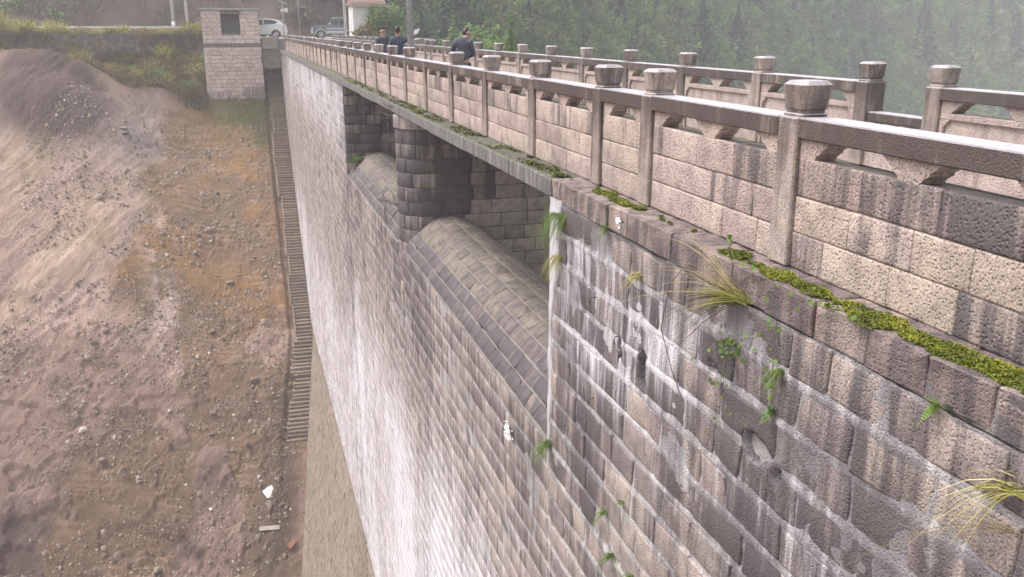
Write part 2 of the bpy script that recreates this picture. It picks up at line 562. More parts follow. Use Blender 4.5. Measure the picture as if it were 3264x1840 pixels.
WX = -0.30                              # plane of the dam's downstream face
BAT_Z = -18.4                           # below this the foundation leans out
def face_x(z):
    return WX - 0.25 * np.clip(BAT_Z - np.asarray(z, float), 0, None)
def P_face(u, v, d):
    return np.stack([face_x(v) - d, u, v], -1)

Y_AB0, Y_AB1 = 9.3, 31.0                # ends of the two solid sections either side of the spillway
Y_END = 79.0
ZS = ([40, 45, 50, 57, 60.3, 63.3, 67.3, 72.4, 77, 78.4, 80, 83.5, 86, 90], [-30.5, -27.3, -24, -19.5, -17.6, -15.1, -12.1, -8.9, -5.8, -3.95, -3.3, -0.7, 0.85, 0.95])
def zslope(y):
    return np.interp(y, *ZS)

def lime_at(y, z):
    y = np.asarray(y, float); z = np.asarray(z, float)
    jz = (z + 0.235) / 0.34; jd = np.abs(jz - np.round(jz)) * 0.34
    near = 0.15 + 0.36 * np.exp(-(jd / 0.04) ** 2) * sst(0.36, 0.66, fbm(y * 1.1, z * 2.5, 47, 3)) + 0.40 * sst(4.5, 7.6, y) * sst(-0.25, -0.7, z) * sst(-2.9, -1.2, z) + 0.35 * np.exp(-((y - 4.3) ** 2 / 0.5 + (z + 1.75) ** 2 / 0.2)) \
        + 0.3 * np.exp(-((y - 6.5) ** 2 / 1.2 + (z + 1.0) ** 2 / 0.35))
    mid = 0.24 + 0.85 * sst(-3.9, -10.0, z) * (0.26 + 1.0 * fbm(y * 0.5, z * 0.05, 5, 3))
    far = 0.34 + 0.42 * sst(-4.5, -1.0, z) * sst(76, 60, y) + 0.42 * sst(-6.0, -12, z) + 0.4 * (fbm(y * 0.5, z * 0.1, 8, 3) - 0.5)
    w1 = sst(8.8, 10.2, y); w2 = sst(29.5, 32, y)
    low = sst(-3.5, -6, z)
    near = near * (1 - low) + low * (0.25 + 0.4 * sst(-5, -10, z))
    L = near * (1 - w1) + w1 * (mid * (1 - w2) + far * w2)
    return np.where(z < BAT_Z + 0.3, 0.05, L)

def stain_at(y, z):
    y = np.asarray(y, float); z = np.asarray(z, float)
    near = 0.47 + 0.30 * sst(6.2, 8.4, y) * sst(-4.2, -2.0, z) + 0.10 * sst(-2.4, -1.0, z)
    near = near + 0.95 * (fbm(y * 1.3, z * 0.22, 44, 3) - 0.5) + 0.14 * sst(6.0, 4.5, y) * sst(-0.3, -0.9, z)
    mid = 0.42 + 0.3 * sst(-6.5, -4.0, z) * vn(y * 0.5, z * 0.1, 3) + 0.5 * (fbm(y * 0.5, z * 0.08, 45, 3) - 0.5)
    far = 0.40 + 0.25 * sst(34, 31, y) + 0.2 * sst(-3.5, 0, z)
    w1 = sst(8.8, 10.2, y); w2 = sst(29.5, 32, y)
    return near * (1 - w1) + w1 * (mid * (1 - w2) + far * w2)

# two broken cavities in the near face (a weep hole and a place where the mortar has fallen out)
HOLES = [(6.77, -1.36, 0.085, 0.17, 0.30), (4.90, -1.24, 0.16, 0.09, 0.20), (4.62, -1.30, 0.05, 0.06, 0.08), (7.28, -1.32, 0.04, 0.09, 0.15), (5.55, -0.86, 0.06, 0.035, 0.08)]
def dents(u, v, d):
    for hy, hz, ry, rz, dep in HOLES:
        q = ((u - hy) / ry) ** 2 + ((v - hz) / rz) ** 2 + (fbm(u * 18, v * 18, 4, 2) - 0.5) * 0.7
        d = d - dep * sst(1.25, 0.7, q)
    return d

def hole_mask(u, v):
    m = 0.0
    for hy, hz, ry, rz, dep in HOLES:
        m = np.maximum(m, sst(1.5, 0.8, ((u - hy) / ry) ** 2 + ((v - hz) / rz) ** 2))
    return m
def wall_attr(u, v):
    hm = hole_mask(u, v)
    return dict(lime=lime_at(u, v) - 1.2 * hm, stain=stain_at(u, v) + 1.2 * hm, mud=np.where(np.asarray(v) < BAT_Z + 0.25, 0.66, 0.0))  # hole interiors painted dark: recess shade put in through the stain value

def add_stone(mb, geo, tone, attrf=None, vary=1.0, **kw):
    V, F = geo
    at = dict(tone=tone)
    if attrf is not None:
        at.update(attrf(V[:, 1], V[:, 2]))
        at['lime'] = at['lime'] + RNG.uniform(-0.2, 0.12) * vary; at['stain'] = at['stain'] + RNG.uniform(-0.26, 0.2) * vary; at['tone'] = 0.5 + (tone - 0.5) * (0.45 + 0.55 * vary)
    at.update(kw)
    mb.add(V, F, **at)

dam = thing_w("dam_wall", "tall stone block dam wall streaked with white lime, running away to the far bank", "dam", (WX, 30, -18))

# --- solid cores (also the backing of the joints)
abut = MB(); abut.box(WX + 0.06, 3.3, -12, Y_AB0 - 0.02, -34, -0.26)
near_core = abut.build("abutment", M_MORTAR, dam)
mf = MB(); mf.box(WX + 0.06, 3.3, Y_AB1 + 0.02, Y_END + 8, -34, -0.10)
far_core = mf.build("abutment", M_MORTAR, dam)

# --- near mortar sheet, lumpy lime pointing standing proud of or behind the stones
ny, nz = 250, 150
yy, zz = np.meshgrid(np.linspace(1.2, Y_AB0, ny + 1), np.linspace(-6.2, -0.24, nz + 1))
jz = (zz + 0.235 + 0.012 * (fbm(yy * 2, zz, 7, 2) - .5)) / 0.34
jd = np.abs(jz - np.round(jz)) * 0.34
dd = -0.004 + (fbm(yy * 2.2, zz * 2.2, 2, 4) - 0.5) * 0.05 + (fbm(yy * 14, zz * 14, 6, 3) - 0.5) * 0.016 + 0.024 * np.exp(-(jd / 0.036) ** 2) * sst(0.25, 0.5, fbm(yy * 1.3, zz * 3, 9, 3))
dd = dents(yy, zz, dd)
V = P_face(yy.ravel(), zz.ravel(), dd.ravel())
make_obj("mortar", V, grid_faces(ny, nz)[:, ::-1], M_MORTAR, near_core, True, None,
         dict(tone=vn(yy.ravel() * 2, zz.ravel() * 2, 5), **{k: a for k, a in wall_attr(V[:, 1], V[:, 2]).items()}))

# --- every stone of the face
near_st = []          # y < 9.3
for (a, b, c, e, k) in courses(-0.235, -6.3, 0.34, 0.06, 1.2, Y_AB0, 0.34, 0.8, 21, 0.026):
    near_st.append((a, b, c, e))
n_ind = 0
rest = MB()
for i, (a, b, c, e) in enumerate(near_st):
    px, py = project([WX, (a + b) / 2, (c + e) / 2])
    tn = RNG.random()
    hole = any(abs((a + b) / 2 - h[0]) < (b - a) / 2 + h[2] and abs((c + e) / 2 - h[1]) < 0.17 + h[3] for h in HOLES)
    big = hole
    geo = stone_geo(P_face, a, b, c, e, 100 + i, 16 if big else 4, 10 if big else 3, 0.012, 0.008, 0.007, jit=0.022, dents=dents if hole else None)
    if -150 < px < 3400 and py < 2000 and n_ind < 290:
        mb = MB(); add_stone(mb, geo, tn, wall_attr)
        mb.build("stone", M_WALL, near_core, True); n_ind += 1
    else:
        add_stone(rest, geo, tn, wall_attr)

# coping course under the balustrade (solid near section): brown blocks, mossy top edge
cop = []
r = np.random.default_rng(5); y = 1.3
while y < Y_AB0 - 0.1:
    L = r.uniform(0.36, 0.56); y1 = min(y + L, Y_AB0)
    if Y_AB0 - y1 < 0.25: y1 = Y_AB0
    mb = MB()
    x_out = -0.285 + r.uniform(-0.012, 0.012) - 0.02 * sst(5, 8.5, y)
    v, f = cbox(x_out, 0.29, y + 0.006, y1 - 0.006, -0.24, -0.006 + r.uniform(-0.005, 0.003), 0.007)
    bm = bmesh.new(); vs = [bm.verts.new(p) for p in v]
    for q in f: bm.faces.new([vs[j] for j in q])
    bmesh.ops.subdivide_edges(bm, edges=[e for e in bm.edges if e.calc_length() > 0.15], cuts=2, use_grid_fill=True)
    for vt in bm.verts:
        vt.co.x += (vn(vt.co.y * 9, vt.co.z * 9, 8) - 0.5) * 0.028
        vt.co.z += (vn(vt.co.y * 9, vt.co.x * 9, 9) - 0.5) * 0.012
    me = bpy.data.meshes.new("coping_stone"); bm.to_mesh(me); bm.free()
    me.materials.append(M_COPING)
    for nm, val in (("tone", r.random()), ("stain", 0.45), ("lime", 0.05)):
        at = me.attributes.new(nm, 'FLOAT', 'POINT'); at.data.foreach_set("value", np.full(len(me.vertices), val, np.float32))
    me.polygons.foreach_set("use_smooth", np.zeros(len(me.polygons), bool))
    link("coping_stone", me, near_core)
    y = y1
bk = MB(); bk.box(-0.275, 0.3, -12, Y_AB0, -0.25, -0.022, tone=0.3, stain=0.6)
bk.build("bedding", M_JOINT, near_core)

# rendered corner strip at the spillway edge of the near section
ys = np.linspace(Y_AB0 - 0.34, Y_AB0 + 0.012, 9); zs = np.linspace(-3.6, -0.2, 45)
Y2, Z2 = np.meshgrid(ys, zs)
wid = 0.10 + 0.20 * sst(-1.9, -0.6, Z2) + 0.12 * (fbm(Z2 * 3, Z2 * 0 + 1, 3, 3) - 0.5)
yc = Y_AB0 + 0.012 - (Y_AB0 + 0.012 - Y2) * wid / 0.34
dd = 0.028 + (fbm(yc * 14, Z2 * 14, 12, 3) - 0.5) * 0.03
dd[:, 0] = -0.02
V = P_face(yc.ravel(), Z2.ravel(), dd.ravel())
V2 = V.reshape(45, 9, 3)[:, -1] + np.array([0.5, 0, 0])
VV = np.concatenate([V, V2]); F = [tuple(q[::-1]) for q in grid_faces(8, 44)]
F += [(i * 9 + 8, 405 + i, 405 + i + 1, (i + 1) * 9 + 8) for i in range(44)]
make_obj("render_strip", VV, F, M_MORTAR, near_core, True, None, dict(tone=np.full(len(VV), 0.9), lime=np.full(len(VV), 0.62), stain=np.full(len(VV), 0.25)))

# --- face below the spillway, between the two solid sections, and the leaning foundation
sp = MB(); sp.box(WX + 0.05, 3.3, Y_AB0, Y_AB1, -34, -4.55); sp.box(WX + 0.05, WX + 0.4, Y_AB0, Y_AB1, -4.55, -3.36)
sp_core = sp.build("spillway_face", M_MORTAR, dam)
cand = courses(-3.30, -18.45, 0.34, 0.05, Y_AB0 + 0.02, Y_AB1 - 0.02, 0.42, 0.8, 33, 0.03)
def pxarea(s):
    c = np.array([[WX, s[0], s[2]], [WX, s[1], s[2]], [WX, s[0], s[3]]])
    x, y = project(c)
    return abs((x[1] - x[0]) * (y[2] - y[0]) - (x[2] - x[0]) * (y[1] - y[0])) if (y < 1900).any() else 0
order = sorted(range(len(cand)), key=lambda i: -pxarea(cand[i]))
ind = set(order[:260])
stf = MB()
for i, s in enumerate(cand):
    a, b, c, e, k = s
    tn = RNG.random()
    if i in ind:
        mb = MB(); add_stone(mb, stone_geo(P_face, a, b, c, e, 900 + i, 4, 3, 0.011, 0.010, 0.014, jit=0.014), tn, wall_attr, 0.45)
        mb.build("stone", M_WALL, sp_core, True)
    else:
        add_stone(stf, stone_geo(P_face, a, b, c, e, 900 + i, 1, 1, 0.012, 0.012, 0.0, jit=0.014), tn, wall_attr, 0.45)
stf.build("stone_courses", M_WALL, sp_core, False, "stuff")
# mortar sheet
def mortar_sheet(y0, y1, z0, z1, step, parent, name="mortar"):
    ny = int((y1 - y0) / step); nz = int((z1 - z0) / step)
    yy, zz = np.meshgrid(np.linspace(y0, y1, ny + 1), np.linspace(z0, z1, nz + 1))
    dd = 0.004 + (fbm(yy * 1.5, zz * 1.5, 2, 3) - 0.5) * 0.02
    V = P_face(yy.ravel(), zz.ravel(), dd.ravel())
    return make_obj(name, V, grid_faces(ny, nz)[:, ::-1], M_MORTAR, parent, True, None, dict(tone=vn(yy.ravel(), zz.ravel(), 5), **wall_attr(V[:, 1], V[:, 2])))
mortar_sheet(Y_AB0, Y_AB1, -18.4, -3.3, 0.17, sp_core)

# far section and leaning foundation: too many and too small to pick apart
stf = MB()
for i, (a, b, c, e, k) in enumerate(courses(-0.20, -19, 0.34, 0.05, Y_AB1 + 0.02, Y_END, 0.42, 0.8, 35, 0.03)):
    if e < zslope((a + b) / 2) - 0.8:
        continue
    add_stone(stf, stone_geo(P_face, a, b, c, e, 5000 + i, 1, 1, 0.014, 0.012, 0.0, jit=0.016), RNG.random(), wall_attr, 0.5)
stf.build("stone_courses", M_WALL, far_core, False, "stuff")
mortar_sheet(Y_AB1, Y_END, -18.4, -0.1, 0.25, far_core)
fnd = MB()
for i, (a, b, c, e, k) in enumerate(courses(-18.45, -31, 0.36, 0.05, 24, 58, 0.45, 0.85, 37, 0.03)):
    if e < zslope((a + b) / 2) - 0.8:
        continue
    add_stone(fnd, stone_geo(P_face, a, b, c, e, 9000 + i, 1, 1, 0.022, 0.022, 0.0, jit=0.02), RNG.random(), wall_attr, 0.8)
f_core = MB()
v, f = prism([(face_x(-34.0), -34), (WX, BAT_Z), (3.0, BAT_Z), (3.0, -34)], 'y', -12, 60)
f_core.add(v, f, tone=0.3, stain=0.4, mud=1.0)
f_core = f_core.build("foundation", M_MORTAR, dam)
fnd.build("stone_courses", M_WALL, f_core, False, "stuff")
rest.build("stone_courses", M_WALL, near_core, False, "stuff")

# end wall of the far section (faces the spillway)
def P_end(u, v, d):
    return np.stack([u, Y_AB1 - d, v], -1)
def end_attr(Y, Z):
    return dict(lime=0.22 + 0 * Z, stain=0.55 + 0.2 * vn(Y, Z, 4) + 0.12 * sst(-1.0, -2.2, Z))
endb = MB(); endb.box(WX + 0.02, 3.3, Y_AB1 + 0.005, Y_AB1 + 0.2, -4.5, -0.22, tone=0.2, stain=0.7)
endb = endb.build("end_wall", M_JOINT, dam)
for i, (a, b, c, e, k) in enumerate(courses(-0.24, -4.4, 0.325, 0.022, WX, 3.3, 0.45, 0.95, 61, 0.02)):
    mb = MB(); add_stone(mb, stone_geo(P_end, a, b, c, e, 300 + i, 3, 2, 0.012, 0.016, 0.018), RNG.random(), end_attr)
    mb.build("stone", M_PIER, endb, True)

# ------------------------------------------------------------------ pier with a rounded nose
PY0, PY1 = 19.42, 20.68
PR = (PY1 - PY0) / 2; PCY = (PY0 + PY1) / 2; PCX = WX + PR - 0.02; PX1 = 3.05
def P_pier(u, v, d):
    """u runs along the near face from the upstream end to the nose, round it, and back"""
    u = np.asarray(u, float); L = PX1 - PCX; A = math.pi * PR
    t = np.clip((u - L) / PR, 0, math.pi)
    x = np.where(u < L, PX1 - u, np.where(u < L + A, PCX - np.sin(t) * (PR + d), PCX + (u - L - A)))
    y = np.where(u < L, PY0 - d, np.where(u < L + A, PCY - np.cos(t) * (PR + d), PY1 + d))
    return np.stack([x, y, v + 0 * u], -1)
pier = thing_w("bridge_pier", "dark stained stone pier with rounded nose between the two spillway openings", "pier", (PCX, PCY, -3.6))
pc = MB()
n = 18; out = [(PX1, PY0 + .012)] + [(PCX - math.sin(i / n * math.pi) * (PR - .012), PCY - math.cos(i / n * math.pi) * (PR - .012)) for i in range(n + 1)] + [(PX1, PY1 - .012)]
v, f = prism(out, 'z', -4.6, -0.2); pc.add(v, f, tone=0.4, stain=0.5, lime=0.1)
pc.build("core", M_JOINT, pier)
LP = PX1 - PCX
def pier_attr(Y, Z):
    return dict(lime=0.14 + 0.0 * Z, stain=0.5 + 0.3 * sst(-2.2, -1.2, Z))
r = np.random.default_rng(14)
z = -0.235; ci = 0
hs_ = [0.30] + [0.325] * 13
for h in hs_:
    u = -r.uniform(0, 0.5)
    while u < LP + math.pi * PR + LP:
        L = r.uniform(0.36, 0.9) if not (LP - 0.1 < u < LP + 1.9) else r.uniform(0.30, 0.5)
        a, b = max(u, 0), min(u + L, 2 * LP + math.pi * PR)
        if b - a > 0.12:
            um = (a + b) / 2
            xm = float(P_pier(um, 0.0, 0.0)[0])
            st = 0.56 + 0.28 * sst(-3.4, -1.6, z) - 0.5 * sst(0.9, 2.3, xm) + r.uniform(-0.26, 0.12)
            lm = 0.12 + 0.3 * sst(1.4, 2.8, xm) * r.random()
            if ci == 0 and xm < 0.9: st, lm = 0.1, 0.5
            curved = LP - 0.15 < um < LP + math.pi * PR + 0.15
            mb = MB()
            V, F = stone_geo(P_pier, a + 0.008, b - 0.008, z - h + 0.011, z - 0.011, 700 + len(COL.objects), 5 if curved else 3, 2, 0.008 + 0.012 * (ci == 0), 0.012 + 0.03 * (ci == 0), 0.009, jit=0.006)
            mb.add(V, F, tone=r.random(), stain=st, lime=lm)
            mb.build("stone", M_PIER, pier, True)
        u += L
    z -= h; ci += 1

# ------------------------------------------------------------------ rounded spillway crests
prof = np.array([(-0.30, -3.30), (-0.20, -3.14), (-0.07, -2.96), (0.08, -2.80), (0.22, -2.67), (0.38, -2.575), (0.56, -2.52), (0.76, -2.495), (0.97, -2.52), (1.2, -2.62), (1.45, -2.80), (1.75, -3.06), (2.1, -3.4), (2.6, -3.95)])
seg = np.r_[0, np.cumsum(np.hypot(*np.diff(prof, axis=0).T))]
tg = np.gradient(prof, seg, axis=0); nrm = np.stack([-tg[:, 1], tg[:, 0]], 1); nrm /= np.linalg.norm(nrm, axis=1)[:, None]
def P_crest(u, v, d):
    x = np.interp(v, seg, prof[:, 0]) + np.interp(v, seg, nrm[:, 0]) * d
    z = np.interp(v, seg, prof[:, 1]) + np.interp(v, seg, nrm[:, 1]) * d
    return np.stack([x, u + 0 * v, z], -1)
def make_crest(y0, y1, seed, label):
    t = thing_w("spillway_crest", label, "spillway", (0.6, (y0 + y1) / 2, -3.3))
    nu = int((y1 - y0) / 0.12); vv = np.linspace(0, seg[-1], 40)
    U, V_ = np.meshgrid(np.linspace(y0, y1, nu + 1), vv)
    P = P_crest(U.ravel(), V_.ravel(), (-0.004 + 0.012 * (vn(U * 3, V_ * 3, 3) - 0.5)).ravel())
    make_obj("mortar", P, grid_faces(nu, 39)[:, ::-1], M_CREST_MORTAR, t, True, None, dict(tone=vn(U.ravel(), V_.ravel(), 1), stain=np.full(U.size, 0.2)))
    r = np.random.default_rng(seed); v = 0.045
    rows = [0.24, 0.26, 0.26, 0.28, 0.28, 0.28, 0.30, 0.30, 0.3]
    for k, h in enumerate(rows):
        u = y0 - r.uniform(0, 0.4)
        while u < y1:
            L = r.uniform(0.32, 0.66)
            a, b = max(u, y0), min(u + L, y1)
            if b - a > 0.12:
                purple = k < 2 or (k == 2 and r.random() < 0.35)
                mb = MB(); g = stone_geo(P_crest, a + 0.011, b - 0.011, v, v + h - 0.032, seed * 50 + len(COL.objects), 3, 3, 0.008, 0.010 if k < 5 else 0.003, 0.012, jit=0.007)
                mb.add(*g, tone=r.random(), stain=0.46 + 0.35 * (k < 2) * r.random(), lime=0.08)
                mb.build("stone", M_PURP if purple else M_TAN, t, True)
            u += L
        v += h
    # solid underneath
    v_, f_ = prism([tuple(p - np.array([-0.02 if i < 1 else 0, 0.04])) for i, p in enumerate(prof)] + [(2.6, -4.6), (WX + 0.06, -4.6)], 'y', y0 + .005, y1 - .005)
    mb = MB(); mb.add(v_, f_, tone=0.3, stain=0.3); mb.build("core", M_CREST_MORTAR, t)
    return t
make_crest(Y_AB0 + 0.01, PY0 + 0.25, 3, "rounded spillway crest of purple and tan blocks in the nearer opening")
make_crest(PY1 - 0.25, Y_AB1 - 0.01, 4, "rounded spillway crest with a dead branch on it in the farther opening")

# iron rods left in the crest joint
for i, (y, dx) in enumerate([(18.9, .2), (16.6, .2), (13.25, .22), (12.25, .22), (9.95, .25)]):
    a = P_crest(np.array([y + 0.1]), np.array([0.30]), np.array([0.0]))[0]
    v, f = tube_geo(a, a + np.array([-0.03, -0.27, 0.02]), 0.012, 0.012, 6)
    o = make_obj("iron_rod", v, f, M_IRON)
    tag(o, "rusty iron rod in the purple crest joint, " + ("close to the pier", "second from the pier", "in the middle of the crest", "just below the middle of the crest", "nearest the rendered corner strip")[i], "iron rod", "iron rods in the crest joint")

# ------------------------------------------------------------------ bridge deck and edge beam over the spillway
bridge = thing_w("bridge_deck", "grey concrete deck and edge beam carrying the walkway over the spillway", "bridge deck", (1.8, 20, -0.3))
r = np.random.default_rng(2); y = Y_AB0 - 0.02
for y1 in (10.9, 13.3, 16.2, 19.4, 20.7, 23.6, 26.2, 28.8, Y_AB1 + 0.1):
    mb = MB(); mb.box(-0.335 + r.uniform(-0.012, 0.012), 0.30, y + 0.003, y1 - 0.003, -0.205 + r.uniform(-0.01, 0.006), -0.002 + r.uniform(-0.008, 0.006), 0.015)
    mb.build("edge_beam", M_BEAM, bridge); y = y1
mb = MB(); mb.box(0.302, 3.42, Y_AB0 - 0.02, Y_AB1 + 0.1, -0.3, -0.03); mb.build("deck_slab", M_DECK, bridge)
mb = MB(); mb.box(3.422, 3.95, Y_AB0 - 0.02, Y_AB1 + 0.1, -0.205, -0.002, 0.015); mb.build("edge_beam", M_BEAM, bridge)
# deck of the solid sections and their edge beams
mb = MB(); mb.box(0.302, 3.95, -12, Y_AB0 - 0.025, -0.25, -0.03); mb.box(0.302, 3.95, Y_AB1 + 0.105, Y_END, -0.25, -0.03)
mb.build("deck", M_DECK, dam)
y = Y_AB1 + 0.105
while y < Y_END - 1:
    y1 = min(y + 4.0, Y_END)
    mb = MB(); mb.box(-0.36, 0.30, y + .003, y1 - .003, -0.2, -0.002, 0.015); mb.build("coping", M_BEAM, dam); y = y1

# ------------------------------------------------------------------ balustrades
def cap_geo():
    prof = [(1.046, .106, .012), (1.062, .106, .012), (1.068, .094, .01), (1.09, .094, .01), (1.10, .108, .02), (1.17, .118, .03), (1.248, .128, .036), (1.26, .128, .036), (1.286, .098, .028)]
    V = []; F = []
    for z, w, c in prof:
        for sx, sy in ((1, 1), (-1, 1), (-1, -1), (1, -1)):
            p = [(sx * w, sy * (w - c)), (sx * (w - c), sy * w)]
            if sx * sy < 0: p = p[::-1]
            V += [(a, b, z) for a, b in p]
    for i in range(len(prof) - 1):
        for k in range(8):
            F.append((i * 8 + k, i * 8 + (k + 1) % 8, (i + 1) * 8 + (k + 1) % 8, (i + 1) * 8 + k))
    F.append(tuple(range(len(prof) * 8 - 8, len(prof) * 8)))
    return np.array(V), F

def bracket_geo(kind, y, x0=0.03, x1=0.21, zt=0.905, zb=0.772):
    h = zt - zb
    if kind == 'mid':
        half = [(0.085, 0), (0.105, 0.22), (0.15, 0.42), (0.155, 0.55), (0.21, 0.78), (0.245, 1.0)]
        pts = [(y - a, zb + h * t) for a, t in half] 
        pts = pts + [(y + a, zb + h * t) for a, t in reversed(half)]
    else:
        s = 1 if kind == 'up' else -1
        half = [(0.16, 0), (0.18, 0.22), (0.225, 0.42), (0.23, 0.55), (0.29, 0.78), (0.325, 1.0)]
        pts = [(y, zb), (y, zt)] + [(y + s * a, zb + h * t) for a, t in reversed(half)]
    return prism(pts, 'x', x0, x1)

CAPV, CAPF = cap_geo()
CAP_ME = None
def bay_k(y, inner=False):
    """the rail sits a few centimetres lower along the spillway than at the near end"""
    return 0.958 if inner else float(np.interp(y, [5.0, 8.8, 11.5], [0.99, 0.972, 0.955]))
def make_balustrade(t, posts, front, low_bays=(), no_cap=(), inner=False, ind_until=26.0, seed=1):
    """front: x of the post face looked at; inner: the row is seen from the deck side"""
    global CAP_ME
    r = np.random.default_rng(seed)
    X = lambda a, b: (front + a, front + b)
    for i, y in enumerate(posts):
        mb = MB(); x0, x1 = X(-0.005, 0.26)
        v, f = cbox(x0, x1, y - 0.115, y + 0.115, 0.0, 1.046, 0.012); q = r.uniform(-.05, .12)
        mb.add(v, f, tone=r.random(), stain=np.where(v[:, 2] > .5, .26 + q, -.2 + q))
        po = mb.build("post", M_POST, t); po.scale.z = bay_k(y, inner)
        if i in no_cap: continue
        if CAP_ME is None:
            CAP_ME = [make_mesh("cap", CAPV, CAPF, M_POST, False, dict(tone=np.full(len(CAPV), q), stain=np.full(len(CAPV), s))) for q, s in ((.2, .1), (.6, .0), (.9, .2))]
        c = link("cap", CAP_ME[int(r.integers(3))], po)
        c.location = (front + 0.13, y, 0); c.rotation_euler = (0, 0, r.uniform(-.04, .04))
    for i in range(len(posts) - 1):
        ya, yb = posts[i] + 0.117, posts[i + 1] - 0.117
        L = yb - ya
        kz = bay_k((ya + yb) / 2, inner); old = set(t.children)
        low = i in low_bays
        mb = MB()
        if low:
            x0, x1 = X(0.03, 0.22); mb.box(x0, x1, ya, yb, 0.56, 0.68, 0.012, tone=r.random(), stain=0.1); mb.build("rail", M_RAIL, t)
            pm = MB(); x0, x1 = X(0.05, 0.19)
            pm.box(x0, x1, ya, yb, 0.0, 0.40, 0.0, tone=.5)
            for k in range(4):
                yc = ya + 0.05 + (L - 0.1) * k / 3
                pm.box(x0, x1, yc - 0.05, yc + 0.05, 0.402, 0.558, 0.0, tone=.5)
            pm.build("panel", M_PANEL, t)
            for ch in set(t.children) - old: ch.scale.z = kz
            continue
        x0, x1 = X(0.0, 0.245)
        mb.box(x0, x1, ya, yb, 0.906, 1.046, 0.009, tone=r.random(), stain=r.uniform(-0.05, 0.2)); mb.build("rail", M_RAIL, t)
        for kd, yk in (('up', ya), ('mid', (ya + yb) / 2), ('dn', yb)):
            if L < 1.2 and kd == 'mid': continue
            x0, x1 = X(0.035, 0.205)
            v, f = bracket_geo(kd, yk, x0, x1)
            b = MB(); b.add(v, f, tone=r.random(), stain=r.uniform(-.1, .15), lime=0.0); b.build("bracket", M_PANEL, t)
        # panel
        pm = MB(); x0, x1 = X(0.045, 0.20)
        if inner:
            pm.box(x0 + .02, x1, ya, yb, 0.0, 0.77, 0.004, tone=.5, stain=.1)
            pan = pm.build("panel", M_PANEL, t)
            fr = MB(); w = 0.06; d0 = front + 0.03; d1 = front + 0.066
            fr.box(d0, d1, ya, yb, 0.70, 0.769, 0.006, tone=.3); 
            fr.box(d0, d1, ya, ya + w, 0.0, 0.698, 0.006, tone=.3); fr.box(d0, d1, yb - w, yb, 0.0, 0.698, 0.006, tone=.3)
            for s, yc in ((1, ya + w), (-1, yb - w)):
                v, f = prism([(yc, 0.70), (yc, 0.615), (yc + s * 0.085, 0.70)], 'x', d0 + .001, d1); fr.add(v, f, tone=.3)
            fr.build("panel_frame", M_PANEL, t)
        else:
            pm.box(x0, x1, ya, yb, 0.0, 0.768, 0.0, tone=.3, stain=.2, lime=0.2)
            pan = pm.build("panel", M_PJOINT, t)
            stuff = MB()
            Pp = lambda u, v, d: np.stack([front + 0.042 - d + 0 * u, u + 0 * v, v + 0 * u], -1)
            for row, (z0, z1) in enumerate(((0.514, 0.775), (0.259, 0.507), (0.0, 0.252))):
                cuts = [ya]; u = ya + r.uniform(0.2, 0.62)
                while u < yb - 0.22:
                    cuts.append(u); u += r.uniform(0.42, 0.66)
                cuts.append(yb)
                if L < 1.2: cuts = [ya, ya + L * r.uniform(.4, .6), yb]
                for a, b_ in zip(cuts[:-1], cuts[1:]):
                    g = stone_geo(Pp, a + 0.003, b_ - 0.003, z0, z1, int(r.integers(1e6)), 4, 2, 0.006, 0.009, 0.0045, skirt=0.03, jit=0.003)
                    kw = dict(tone=r.random(), stain=r.choice([-.15, -.05, .05, .12, .3], p=[.3, .3, .2, .12, .08]) + (0.12 if row == 0 else 0) + (0.16 if ya < 5 else 0.0) + (0.2 if ya < 4.2 and row == 0 and a < 3.9 else 0), lime=0.0)
                    if ya < ind_until:
                        s = MB(); s.add(*g, **kw); s.build("stone", M_PANEL, pan, True)
                    else:
                        stuff.add(*g, **kw)
                    if row == 0: pass
            if stuff.n: stuff.build("stone_courses", M_PANEL, pan, True, "stuff")
        for ch in set(t.children) - old: ch.scale.z = kz
    return t

near_posts = [0.6, 2.95, 5.3, 7.58, 8.8] + [11.07 + 2.36 * k for k in range(11)] + [35.85] + [38.21 + 2.36 * k for k in range(17)]
bal = thing_w("balustrade", "mossy stone balustrade with capped posts on the downstream edge above the dam face", "balustrade", (0.13, 30, 0))
make_balustrade(bal, near_posts, 0.0, no_cap=(8,), seed=4)
far_posts = [8.08 - 2.38 * k for k in range(3, 0, -1)] + [8.08, 9.27] + [9.27 + 2.38 * k for k in range(1, 12)] + [36.55] + [36.55 + 2.38 * k for k in range(1, 17)]
bal2 = thing_w("balustrade", "stone balustrade on the forest side of the walkway with one lowered bay", "balustrade", (3.78, 30, 0))
make_balustrade(bal2, far_posts, 3.65, low_bays=(3,), inner=True, seed=9)
